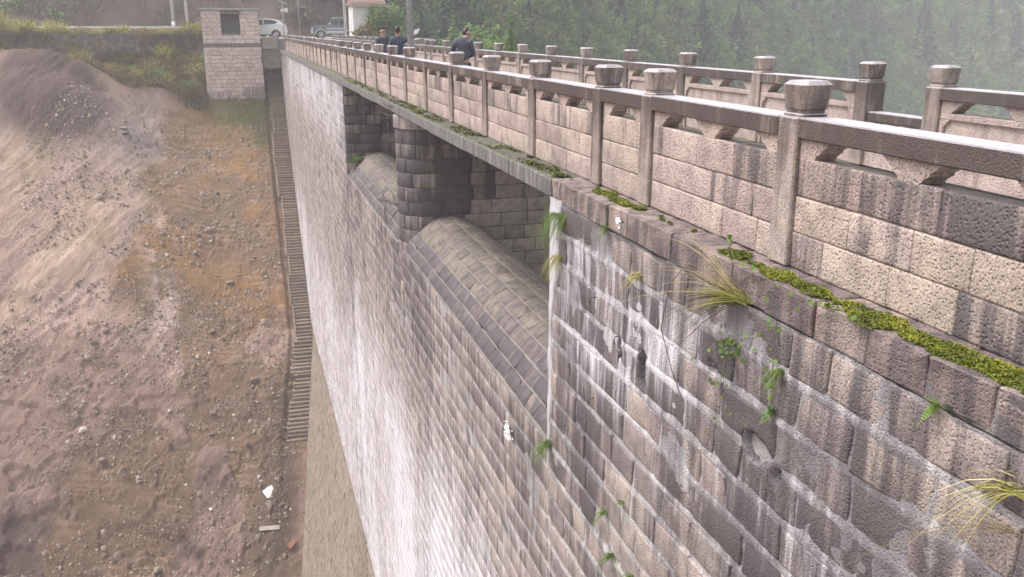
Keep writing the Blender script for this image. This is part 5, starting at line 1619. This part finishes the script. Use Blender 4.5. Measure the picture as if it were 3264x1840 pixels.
# rough dry herbage over the bank
n = 30000
bx = r.uniform(-32, -6.5, n); by = 77.6 + 6.1 * r.random(n) ** 0.85
m = (fbm(bx * .5, by * .6, 401, 3) > 0.34) & (by > 78.3 + 2.2 * (fbm(bx * .3, by * 0, 402, 2) - .5) - 1.2 * sst(-9, -7, bx) + 1.6 * np.exp(-((bx + 17) / 4) ** 2))
bx, by = bx[m], by[m]
V, T = scatter_blades(r, np.c_[bx, by], tz(bx, by) - .03, 0.85, 0.032, np.clip(fbm(bx * .4, by * .4, 403, 3) * 1.1 - .15 + r.uniform(-.25, .25, len(bx)), 0, 1))
o = make_obj("dry_herbage", V, qfaces(len(V) // 4), M_DRY, None, False, "stuff", dict(tone=T)); o["label"] = "rough brown grass and weeds over the bank under the retaining wall"
n = 9000
bx = r.uniform(-32, -6.6, n); by = r.uniform(83.9, 86.4, n); m = fbm(bx * .6, by * .6, 407, 3) > .45
bx, by = bx[m], by[m]
V, T = scatter_blades(r, np.c_[bx, by], np.full(len(bx), 1.24), .75, .03, np.clip(fbm(bx * .5, by * .5, 408, 3) * 1.3 - .2 + r.uniform(-.2, .3, len(bx)), 0, 1))
o = make_obj("verge_grass", V, qfaces(len(V) // 4), M_DRY, None, False, "stuff", dict(tone=T)); o["label"] = "rough straw grass along the road verge above the retaining wall"
n = 9000
bx = r.uniform(-32, -6.7, n); bz = r.uniform(-1.5, 1.2, n); m = fbm(bx * .35, bz * .7, 411, 3) > .52
bx, bz = bx[m], bz[m]
V, T = scatter_blades(r, np.c_[bx, np.full(len(bx), 83.56)], bz, .6, .022, np.clip(fbm(bx * .5, bz, 412, 3) * 1.2 - .2 + r.uniform(-.2, .3, len(bx)), 0, 1), 1.6)
o = make_obj("wall_weeds", V, qfaces(len(V) // 4), M_DRY, None, False, "stuff", dict(tone=T)); o["label"] = "dry weeds hanging on the face of the retaining wall"
# short green grass at the foot of the gate house
n = 5200
gx = r.uniform(-6.3, -1.9, n); gy = r.uniform(74.2, 78.5, n)
m = (np.exp(-((gx + 3.4) / 1.9) ** 2 - ((gy - 77.7) / .8) ** 2) + .8 * np.exp(-((gx + 2.3) / .6) ** 2 - ((gy - 75.6) / 1.7) ** 2)) > r.random(n) * .9
gx, gy = gx[m], gy[m]
V, T = scatter_blades(r, np.c_[gx, gy], tz(gx, gy) - .02, 0.22, 0.012, r.uniform(.1, .8, len(gx)))
o = make_obj("short_grass", V, qfaces(len(V) // 4), M_FRESH, None, False, "stuff", dict(tone=T)); o["label"] = "short green grass at the foot of the gate house"
# dry scrub on the cut hillside behind the cars
n = 26000
sx = r.uniform(-48, 20, n); sy = 105 + 22 * r.random(n); sz = hill_h(sx, sy)
m = fbm(sx * .22, sy * .22, 405, 3) > .40
sx, sy, sz = sx[m], sy[m], sz[m]
V, T = scatter_blades(r, np.c_[sx, sy], sz - .1, 1.3, 0.05, np.clip(fbm(sx * .3, sy * .3, 406, 3) + r.uniform(-.4, .3, len(sx)), 0, 1), .7)
o = make_obj("hillside_scrub", V, qfaces(len(V) // 4), M_SCRUB, None, False, "stuff", dict(tone=T)); o["label"] = "dry brown scrub over the cut hillside behind the car park"

def shrub(name, loc, label, mat, n, rad, size, seed, stems=4, cat="shrub", k=14):
    rr = np.random.default_rng(seed); t = thing(name, label, cat, loc)
    V, T = leafcloud(rr, n, rad, size, k, .3, .4)
    make_obj("foliage", V, qfaces(len(V) // 4), mat, t, False, None, dict(tone=T))
    mb = MB()
    for i in range(stems):
        q = np.array([rr.uniform(-.5, .5) * rad[0], rr.uniform(-.5, .5) * rad[1], rad[2] * 1.4])
        v, f = polytube([(0, 0, -.2), tuple(q * .5 + rr.normal(size=3) * .08), tuple(q)], [.035, .025, .012], 6); mb.add(v, f)
    mb.build("stem", M_BARK, t, True)
    return t
shrub("shrub", (8.1, 79.75, .86), "tall leafy sapling in front of the white hut wall", M_FRESH, 700, (.85, .5, 1.35), .10, 61)
shrub("shrub", (6.9, 79.4, .86), "dry yellowish bush at the foot of the white hut, right of the pole", M_DRY, 800, (1.1, .6, .55), .09, 62)
shrub("shrub", (9.6, 80.0, .86), "dense green bush at the right corner of the white hut", M_LEAF, 900, (1.1, .9, 1.5), .12, 63)
shrub("shrub", (-20.5, 107.5, 1.2), "low dark green bush on the hillside above the yellow reeds", M_LEAF, 600, (2.6, 1.6, 1.5), .2, 64)
shrub("shrub", (-25.5, 108, 1.2), "rounded olive bush at the top left corner of the hillside", M_LEAF, 600, (2.4, 1.6, 1.7), .2, 65)
shrub("shrub", (-17.8, 109.5, 3.0), "dark bush left of the two pale trunks on the hillside", M_LEAF, 450, (1.6, 1.2, 1.3), .18, 66)
shrub("shrub", (3.2, 107, 1.6), "brownish bush on the hillside above the jeep", M_SCRUB, 700, (2.2, 1.5, 1.5), .16, 67)
M_PALEBARK = flat("pale_bark", (0.62, 0.55, 0.50), 0.8, var=.3, scale=6)
for x, lab in ((-17.25, "left of two pale leaning tree trunks above the parapet"), (-16.4, "right of two pale tree trunks above the parapet")):
    t = thing("bare_tree", lab, "tree", (x, 111.5, 2.8)); rr = np.random.default_rng(int(-x * 10))
    v, f = polytube([(0.05, 0, -.6), (0, 0, 1.0), (-.12, 0, 2.6), (-.1, .1, 5), (0, .1, 7)], [.24, .21, .18, .12, .05], 8); make_obj("trunk", v, f, M_PALEBARK, t, True)
    mb = MB()
    for i in range(12):
        z = rr.uniform(3.4, 6.6); a = rr.uniform(0, 6.28); L = rr.uniform(.8, 1.9)
        v, f = polytube([(-.05, .05, z), (math.cos(a) * L * .5, math.sin(a) * L * .5, z + L * .4), (math.cos(a) * L, math.sin(a) * L, z + L * .7)], [.05, .03, .012], 5); mb.add(v, f)
    mb.build("branches", M_PALEBARK, t, True)

# ================================================================== ON THE DAM FACE
# moss along the coping
n = 60000
my = r.uniform(2.4, 9.2, n); mx = r.uniform(-.315, -.0, n)
def moss_mask(x, y):
    band = np.interp(y, [2.4, 3, 3.6, 4.3, 4.9, 5.3, 5.8, 6.3, 7.2, 7.6, 8.2, 8.7, 9.2], [.6, .72, .76, .7, .72, .62, .34, .28, .22, .5, .52, .4, .2])
    cx = np.interp(y, [2.4, 4.3, 5.3, 7, 9.2], [-.15, -.16, -.17, -.12, -.12])
    return band - 0.55 * np.abs((x - cx) / .15) ** 1.6 + (fbm(x * 7, y * 5, 501, 4) - .5) * 1.3
m = moss_mask(mx, my) > .42
mx, my = mx[m], my[m]
mh = 0.006 + 0.016 * np.clip(moss_mask(mx, my) - .42, 0, .6)
C = np.stack([mx, my, mh + r.uniform(-.004, .006, len(mx))], 1)
nn = rvec(r, len(mx)) * .7 + np.array([0, 0, 1.]); nn /= np.linalg.norm(nn, axis=1)[:, None]
a = np.cross(nn, rvec(r, len(mx))); a /= np.linalg.norm(a, axis=1)[:, None]; b = np.cross(nn, a)
s = r.uniform(.0025, .0065, (len(mx), 1))
V, T = quads(C, a * s, b * s, np.clip(fbm(mx * 9, my * 6, 502, 3) * 1.2 - .1 + r.uniform(-.2, .2, len(mx)), 0, 1))
# dark cushion under it
gx, gy = np.meshgrid(np.linspace(-.32, 0.0, 33), np.linspace(2.4, 9.2, 680)); mk = moss_mask(gx, gy)
gz = -0.012 + 0.022 * np.clip((mk - .40) * 3, 0, 1) + .012 * (fbm(gx * 30, gy * 30, 3, 2) - .5)
F = grid_faces(32, 679); good = (mk.ravel()[F] > .36).all(1)
mc = make_obj("moss_strip", np.stack([gx, gy, gz], -1).reshape(-1, 3), F[good], M_MOSS, None, True, "stuff", dict(tone=.25 + .3 * vn(gx.ravel() * 20, gy.ravel() * 20, 5)))
mc["label"] = "bright green moss strip along the coping below the balustrade"
make_obj("moss_tufts", V, qfaces(len(V) // 4), M_MOSS, mc, False, "stuff", dict(tone=T))
def moss_patch(y, x, ry, rx, label, z=0.004, n=500, seed=0):
    rr = np.random.default_rng(seed); q = rr.normal(size=(n, 2)) * .45; q = q[np.hypot(*q.T) < 1]
    C = np.c_[x + q[:, 0] * rx, y + q[:, 1] * ry, z + .035 * (1 - np.hypot(*q.T)) + rr.uniform(0, .01, len(q))]
    k = len(C); nn = rvec(rr, k) * .6 + np.array([0, 0, 1.]); a = np.cross(nn, rvec(rr, k)); a /= np.linalg.norm(a, axis=1)[:, None]; b = np.cross(nn, a); b /= np.linalg.norm(b, axis=1)[:, None]
    s = rr.uniform(.012, .024, (k, 1)); V, T = quads(C, a * s, b * s, rr.uniform(.5, 1, k))
    tag(make_obj("moss_patch", V, qfaces(k), M_MOSS, None, False, None, dict(tone=T)), label, "moss")
moss_patch(29.4, -.2, .5, .12, "small yellow moss cushion at the far end of the concrete edge beam", n=400, seed=1)
moss_patch(17.9, -.2, .35, .09, "small green moss cushion on the beam ledge above the pier", n=400, seed=2)
# thin dirt and moss crumbs along the beam top
n = 7000
ly = 9.3 + 22 * r.random(n) ** 1.3; lx = -.3 + .29 * r.random(n) ** .6
m = fbm(lx * 6, ly * 2.5, 511, 4) > .5
lx, ly = lx[m], ly[m]; k = len(lx)
nn = rvec(r, k) * .5 + np.array([0, 0, 1.]); a = np.cross(nn, rvec(r, k)); a /= np.linalg.norm(a, axis=1)[:, None]; b = np.cross(nn, a); b /= np.linalg.norm(b, axis=1)[:, None]
s = r.uniform(.008, .022, (k, 1)); V, T = quads(np.c_[lx, ly, .004 + r.uniform(0, .016, k)], a * s, b * s, r.uniform(0, .35, k))
o = make_obj("ledge_litter", V, qfaces(k), M_MOSS, None, False, "stuff", dict(tone=T)); o["label"] = "dark moss crumbs and litter along the beam top"

def wall_tuft(y, z, n, L, mat, label, lean=(-1, .25, .55), droop=.9, w=.006, br=.03, spread=.8, seed=0, name="grass_tuft", tone=(.2, 1)):
    return grass_thing(name, (-.315, y, z), label, mat, n, br, L, w, droop, lean, spread, seed, "grass tuft", tone)
wall_tuft(5.12, -.22, 120, .5, M_REED, "large brown and yellow grass clump leaning out from under the coping", (-.4, .85, .3), .42, .004, .05, .42, 1, tone=(.0, .8))
wall_tuft(5.2, -.22, 34, .95, M_DRY, "long dry stalks sticking out of the large grass clump", (-.35, .95, .55), .35, .004, .05, .42, 2, tone=(.4, 1))
wall_tuft(5.3, -.26, 40, .55, M_SCRUB, "dead dark stems drooping below the large grass clump", (-.6, .7, -.05), .5, .004, .05, .6, 3, tone=(0, .5))
wall_tuft(6.88, -.50, 70, .17, M_REED, "pale green grass tuft in the mortar beside the pink stone", w=.0045, seed=4)
wall_tuft(8.92, -.34, 190, .26, M_FRESH, "hanging green grass on the rendered corner strip, the larger upper tuft", (-.9, -.2, .1), 1.3, .0035, .10, .8, 5)
wall_tuft(8.98, -.82, 90, .2, M_REED, "hanging grass tuft on the rendered corner strip, the smaller lower one", (-.9, -.2, .1), 1.2, .0035, .06, .8, 6)
wall_tuft(9.2, -3.22, 110, .26, M_FRESH, "green grass tuft at the bottom end of the rendered corner strip", (-.9, .1, .3), 1.1, .005, .06, .8, 7)
wall_tuft(4.66, -.56, 80, .16, M_FRESH, "bright curly grass tuft under the trailing creeper", (-.9, .1, .3), .9, .0045, .03, .9, 8)
wall_tuft(2.74, -.42, 40, .42, M_REED, "long yellow-green grass at the right edge of the picture", (-.6, .55, .55), .9, .005, .05, .6, 9)
wall_tuft(2.75, -.62, 14, .7, M_DRY, "few pale drooping straws below the grass at the right edge", (-.6, .75, .1), .5, .003, .04, .4, 10)
wall_tuft(7.04, -2.85, 26, .17, M_FRESH, "small open grass tuft low on the wall, highest of the low group", w=.005, seed=11)
wall_tuft(7.46, -3.2, 50, .16, M_FRESH, "small green tuft low on the wall, left of the low group", w=.005, seed=12)
wall_tuft(7.23, -3.56, 60, .17, M_FRESH, "small bright tuft low on the wall, below the others", w=.006, seed=13)
wall_tuft(6.76, -3.50, 60, .16, M_FRESH, "small tuft at the very bottom edge of the picture", w=.006, seed=14)

def fern(y, z, L, label, seed, n=7, mat=None, x=-.31, dirv=(-1, 0, .35)):
    rr = np.random.default_rng(seed); C = []; A = []; B = []; T = []
    for i in range(n):
        d = np.array(dirv) + rr.normal(size=3) * .55; d /= np.linalg.norm(d); l = L * rr.uniform(.6, 1.1)
        s = np.cross(d, [0, 0, 1.]); s /= np.linalg.norm(s); tn = rr.uniform(.1, .8)
        for j in range(1, 13):
            t = j / 13; p = d * l * t + np.array([0, 0, -.55 * l * t * t]); pl = l * .26 * math.sin(math.pi * min(t * 1.15 + .08, 1)) + .004
            for q in (-1, 1):
                C.append(p + s * q * pl * .5); A.append(s * q * pl * .5 + d * pl * .12); B.append(d * l * .028); T.append(tn + rr.uniform(-.1, .1))
    V, T = quads(np.array(C), np.array(A), np.array(B), np.clip(T, 0, 1))
    o = make_obj("fern", V, qfaces(len(V) // 4), mat or M_FRESH, None, False, None, dict(tone=T)); o.location = (x, y, z)
    return tag(o, label, "fern")
fern(7.62, -.22, .15, "dark fern hanging under the coping near the spillway corner", 1, 9)
fern(4.70, -.86, .13, "yellow-green fern above the broken cavity in the wall", 2, 8)
fern(3.32, -.22, .115, "dark green fern in the upright joint under the moss on the right", 3, 7)
fern(30.75, -2.75, .75, "dark fern growing where the farther crest meets the end wall", 4, 14, M_LEAF, x=.1, dirv=(-.3, -1, .6))
# creeper with round leaves trailing over the coping
rr = np.random.default_rng(9); cv = thing_w("creeper", "thin creeper with small round green leaves trailing over the coping", "creeper", (-.3, 4.9, -.2))
mb = MB(); lv = MB()
for k, pth in enumerate([[(-.3, 5.35, .0), (-.36, 5.1, .06), (-.38, 4.85, -.02), (-.37, 4.7, -.18), (-.35, 4.66, -.38)], [(-.33, 4.9, .02), (-.36, 4.55, -.0), (-.34, 4.25, .01), (-.33, 3.9, .015)], [(-.34, 4.78, -.3), (-.36, 4.95, -.42), (-.35, 5.2, -.52), (-.34, 5.35, -.58)],
                         [(-.33, 5.35, .02), (-.39, 5.3, .12), (-.38, 5.28, .2)], [(-.33, 5.25, -.5), (-.35, 5.3, -.75), (-.33, 5.35, -1.0)], [(-.33, 4.75, -.45), (-.34, 4.72, -.7), (-.33, 4.74, -.9)]]):
    v, f = polytube(pth, .0025, 5); mb.add(v, f)
    pa = np.array(pth)
    for j in range(13 if k != 3 else 5):
        t = rr.uniform(0, len(pa) - 1.001); i = int(t); p = pa[i] + (pa[i + 1] - pa[i]) * (t - i) + rr.normal(size=3) * .02; p[0] -= .012
        n_ = np.array([-1, -.4, .6]) + rr.normal(size=3) * .4; n_ /= np.linalg.norm(n_); a = np.cross(n_, [0, 0, 1.]); a /= np.linalg.norm(a); b = np.cross(n_, a); rd_ = rr.uniform(.008, .019)
        lv.add([p + (a * math.cos(q) + b * math.sin(q)) * rd_ for q in np.linspace(0, 6.28, 9)[:-1]], [tuple(range(8))], tone=rr.uniform(.2, .9))
for j in range(60):
    p = np.array([-.335, rr.normal(5.28, .13), rr.normal(-.62, .06)]) + rr.normal(size=3) * .008
    if j > 40: p = np.array([-.335, rr.normal(5.5, .25), rr.normal(-1.0, .15)])
    n_ = np.array([-1, -.3, .5]) + rr.normal(size=3) * .5; n_ /= np.linalg.norm(n_); a = np.cross(n_, [0, 0, 1.]); a /= np.linalg.norm(a); b = np.cross(n_, a); rd_ = rr.uniform(.007, .018)
    lv.add([p + (a * math.cos(q) + b * math.sin(q)) * rd_ for q in np.linspace(0, 6.28, 9)[:-1]], [tuple(range(8))], tone=rr.uniform(.1, .9))
mb.build("stem", M_BARK, cv, True); lv.build("leaves", M_FRESH, cv, False, "stuff")
# white flowers
def flowers(y, z, n, rad, label, seed):
    rr = np.random.default_rng(seed); t = thing("flower_cluster", label, "flowers", (-.33, y, z))
    q = rr.normal(size=(n, 3)) * np.array([.35, 1, .9]) * rad * .5; q[:, 0] = -np.abs(q[:, 0]) - .03
    nn = np.array([-1, -.5, .6]) + rr.normal(size=(n, 3)) * .4; a = np.cross(nn, rvec(rr, n)); a /= np.linalg.norm(a, axis=1)[:, None]; b = np.cross(nn, a); b /= np.linalg.norm(b, axis=1)[:, None]
    s = rr.uniform(.006, .013, (n, 1)); V, T = quads(q, a * s, b * s, np.ones(n))
    make_obj("petals", V, qfaces(n), M_PETAL, t, False, None, dict(tone=T))
    mb = MB()
    for p in q[::2]:
        v, f = polytube([(0.02, 0, 0), tuple(p * .5 + np.array([0, 0, .02])), tuple(p)], .0022, 4); mb.add(v, f)
    mb.build("stem", M_BARK, t)
M_PETAL = flat("white_petals", (0.85, 0.83, 0.86), .6, var=.04)
flowers(10.85, -3.84, 110, .16, "white flower cluster growing from the wall below the nearer crest", 21)
flowers(7.29, -.10, 26, .05, "tiny white flower cluster on the coping near the short balustrade bay", 22)
# iron hooks in the near face
for i, (y, z, lab) in enumerate([(7.28, -1.2, "small rusty iron hook in the white-stained joint"), (7.92, -1.0, "small rusty iron hook nearest the spillway corner"), (7.9, -2.1, "small rusty iron hook low on the white-stained stones")]):
    v, f = polytube([(-.28, y, z), (-.36, y, z), (-.375, y - .01, z - .02), (-.37, y - .01, z - .07)], .006, 6)
    tag(make_obj("iron_hook", v, f, M_IRON, None, True), lab, "hook")
v, f = polytube([(-.3, 5.88, .0), (-.42, 6.1, -.35), (-.43, 6.2, -.75), (-.36, 6.1, -1.1), (-.33, 5.95, -1.3)], .004, 5)
tag(make_obj("trailing_straw", v, f, M_BARK, None, True), "long thin dead stem hanging down the face from the grass clump", "stem")

# dead branch on the farther crest
db = thing_w("dead_branch", "dead forked branch lying on the farther spillway crest", "branch", (0, 22, -3))
def onc(y, v, d): return tuple(P_crest(np.array([y]), np.array([v]), np.array([d]))[0])
for pth, rad in (([onc(20.7, 1.0, .12), onc(21.6, .85, .1), onc(22.6, .62, .08), onc(23.8, .5, .1), onc(24.8, .3, .05)], [.035, .032, .026, .018, .01]), ([onc(21.6, .85, .1), onc(21.9, .5, .1), onc(22.0, .2, .06)], [.026, .018, .008]),
                 ([onc(22.6, .62, .08), onc(23.6, .75, .14), onc(24.3, .7, .12)], [.018, .012, .006]), ([onc(23.8, .5, .1), onc(24.6, .6, .2), onc(25.3, .55, .12)], [.014, .01, .005]), ([onc(23.6, .4, .05), onc(22.9, .2, .08), onc(22.3, .1, .06)], [.02, .018, .012])):
    v, f = polytube(pth, rad, 6); make_obj("branch", v, f, M_BARK, db, True)
# iron hoop on the end wall and bent bars at the pier head
a = arc(1.1, -1.55, .16, 0, math.pi, 10)
v, f = polytube([(a[0][0], Y_AB1 - .06, -1.95)] + [(p, Y_AB1 - .06, q) for p, q in a] + [(a[-1][0], Y_AB1 - .06, -1.95)], .018, 6)
tag(make_obj("iron_hoop", v, f, M_IRON, None, True), "dark iron hoop fixed to the end wall in the farther opening", "hoop")
for k, (z, L) in enumerate(((-.06, .5), (-.28, .6))):
    v, f = polytube([(-.3, 20.0 - .1, z), (-.36, 20.3, z), (-.38, 20.0 + L + .3, z - .04), (-.45, 20.0 + L + .4, z + .02)], .012, 6)
    tag(make_obj("bent_bar", v, f, M_IRON, None, True), ("upper" if k == 0 else "lower") + " thin bent iron bar at the head of the pier", "iron bar")

mb = MB(); v, f = prism([(-.10, -.05), (-.02, .035), (.11, .055), (.06, -.02), (.03, -.09)], 'y', -.01, .01); mb.add(v, f); o = mb.build("paper_sheet", M_PETAL); o.location = (1.31, 25.8, 1.58)
tag(o, "crumpled white sheet held out in the pointing man's hand", "paper")
# ================================================================== LOOSE THINGS ON THE SLOPE
def rock_mesh(seed, sub=2):
    bm = bmesh.new(); bmesh.ops.create_icosphere(bm, subdivisions=sub, radius=1)
    rr = np.random.default_rng(seed); pl = [(Vector(p), rr.uniform(.45, .85)) for p in rvec(rr, 9)]
    for v in bm.verts:
        for p, dd in pl:
            q = v.co.dot(p)
            if q > dd: v.co -= p * (q - dd)
    me = bpy.data.meshes.new("rock"); bm.to_mesh(me); bm.free(); return me
ROCKS = [rock_mesh(i) for i in range(6)]
tr_ = NT("loose_rock"); cr_ = tr_.ramp(tr_.orand(), [(0, (.17, .13, .11)), (.5, (.26, .205, .175)), (1, (.36, .30, .26))])
cr_ = tr_.mix(tr_.rng(tr_.noise(tr_.pos, 9, 4), .35, .65), cr_, (.14, .10, .075)); tr_.bump(tr_.noise(tr_.pos, 14, 4), .6, .03)
M_ROCK = tr_.done(cr_, .9)
for me in ROCKS: me.materials.append(M_ROCK)
nr = 0; rr = np.random.default_rng(31)
while nr < 130:
    x = rr.uniform(-14, -2.6); y = rr.uniform(45, 76)
    if fbm(np.array([x * .4]), np.array([y * .4]), 601, 3)[0] < .5: continue
    s = rr.uniform(.06, .15) * (2.2 if rr.random() < .16 else 1)
    o = link("rock", ROCKS[int(rr.integers(6))]); z = tz(x, y)
    o.location = (x, y, z + s * .2); o.scale = (s * rr.uniform(.8, 1.6), s * rr.uniform(.7, 1.2), s * rr.uniform(.45, .8)); o.rotation_euler = (rr.uniform(-.3, .6), rr.uniform(-.3, .3), rr.uniform(0, 6.28))
    tag(o, "loose grey-brown rock lying on the bare earth slope", "rock", "loose rocks on the earth slope"); nr += 1
# gravel and clods too many to count
n = 26000
gx = rr.uniform(-19, -2.0, n); gy = rr.uniform(43, 77.5, n)
m = fbm(gx * .5, gy * .7, 602, 4) > .47
gx, gy = gx[m], gy[m]; gz = tz(gx, gy); k = len(gx)
tet = np.array([(1, .1, -.5), (-.5, .9, -.5), (-.6, -.8, -.5), (.4, .5, .45), (-.5, 0, .6), (.3, -.6, .5)]); tf = [(0, 3, 5), (0, 1, 3), (1, 4, 3), (1, 2, 4), (2, 5, 4), (2, 0, 5), (3, 4, 5)]
sz_ = rr.lognormal(-3.15, .58, k); ang = rr.uniform(0, 6.28, k)
T0 = tet[None] * rr.uniform(.6, 1.3, (k, 6, 3)) * sz_[:, None, None]
VV = np.stack([T0[..., 0] * np.cos(ang)[:, None] - T0[..., 1] * np.sin(ang)[:, None] + gx[:, None], T0[..., 0] * np.sin(ang)[:, None] + T0[..., 1] * np.cos(ang)[:, None] + gy[:, None], T0[..., 2] + gz[:, None] + sz_[:, None] * .25], -1).reshape(-1, 3)
FF = (np.array(tf)[None] + (np.arange(k) * 6)[:, None, None]).reshape(-1, 3)
tq = NT("gravel"); tq.m; M_GRAV = tq.done(tq.ramp(tq.attr("tone"), [(0, (.14, .10, .075)), (.5, (.21, .155, .115)), (.9, (.31, .25, .2)), (1, (.5, .44, .38))]), .9)
o = make_obj("gravel", VV, FF, M_GRAV, None, False, "stuff", dict(tone=np.repeat(rr.random(k), 6))); o["label"] = "loose gravel and clods strewn over the earth slope"

def lay(x, y, yaw, dims, name, label, cat, mat, lift=.04, pitch=None):
    z0, zx, zy = tz(x, y), tz(x + .4, y), tz(x, y + .4)
    mb = MB(); a, b, c = dims; mb.box(-a / 2, a / 2, -b / 2, b / 2, -c / 2, c / 2, min(c * .3, .01)); o = mb.build(name, mat)
    nrm_ = Vector((-.2, -.72, 1)).normalized()
    o.rotation_euler = (nrm_.to_track_quat('Z', 'Y').to_matrix() @ Matrix.Rotation(yaw, 3, 'Z')).to_euler(); o.location = (x, y, max(z0, tz(x, y - .3) + .15, z0) + c / 2 + lift)
    return tag(o, label, cat)
lay(-4.0, 48.55, R(38), (.62, .62, .03), "white_board", "square white board lying flat on the lower earth slope", "board", flat("dusty_white", (.58, .55, .55), .7, var=.2, scale=4), .06)
lay(-4.15, 46.6, R(4), (1.15, .26, .05), "timber_plank", "short grey timber plank lying on the slope below the white board", "plank", flat("grey_timber", (.33, .28, .24), .8), .06)
lay(-7.32, 48.15, R(20), (.16, .12, .05), "paper_scrap", "crumpled white scrap on the dark earth left of the white board", "litter", M_PETAL, .04)
lay(-3.0, 45.6, R(60), (.5, .3, .12), "brick_lump", "reddish broken masonry lump at the foot of the slope near the wall", "rubble", flat("red_masonry", (.22, .10, .07), .9), .05)
# bundles on the slab between the gate house and the dam
for x, s, lab, col in ((-1.25, .16, "small white bag on the slab end between gate house and dam", (.75, .74, .75)), (-.72, .27, "mauve cloth bundle on the slab end between gate house and dam", (.34, .29, .42))):
    me = rock_mesh(int(s * 100), 2); me.name = "bundle"; me.materials.append(flat("bundle_cloth", col, .8)); o = link("cloth_bundle", me); o.location = (x, 78.8, 1.03 + s * .35); o.scale = (s, s * .6, s * .55); tag(o, lab, "bundle")
# ------------------------------------------------------------------ air
hz = NT("haze_air")
pv = hz.t.nodes.new("ShaderNodeVolumePrincipled")
pv.inputs["Color"].default_value = (0.97, 0.98, 1.0, 1)
pv.inputs["Density"].default_value = 0.00135
pv.inputs["Anisotropy"].default_value = 0.0
out_ = hz.t.nodes["Material Output"]
for l in list(hz.t.links):
    if l.to_node == out_: hz.t.links.remove(l)
hz.t.links.new(pv.outputs[0], out_.inputs["Volume"])
v, f = cbox(-320, 680, -320, 680, -50, 110)
make_obj("haze", v, f, hz.m, None, False, "stuff")
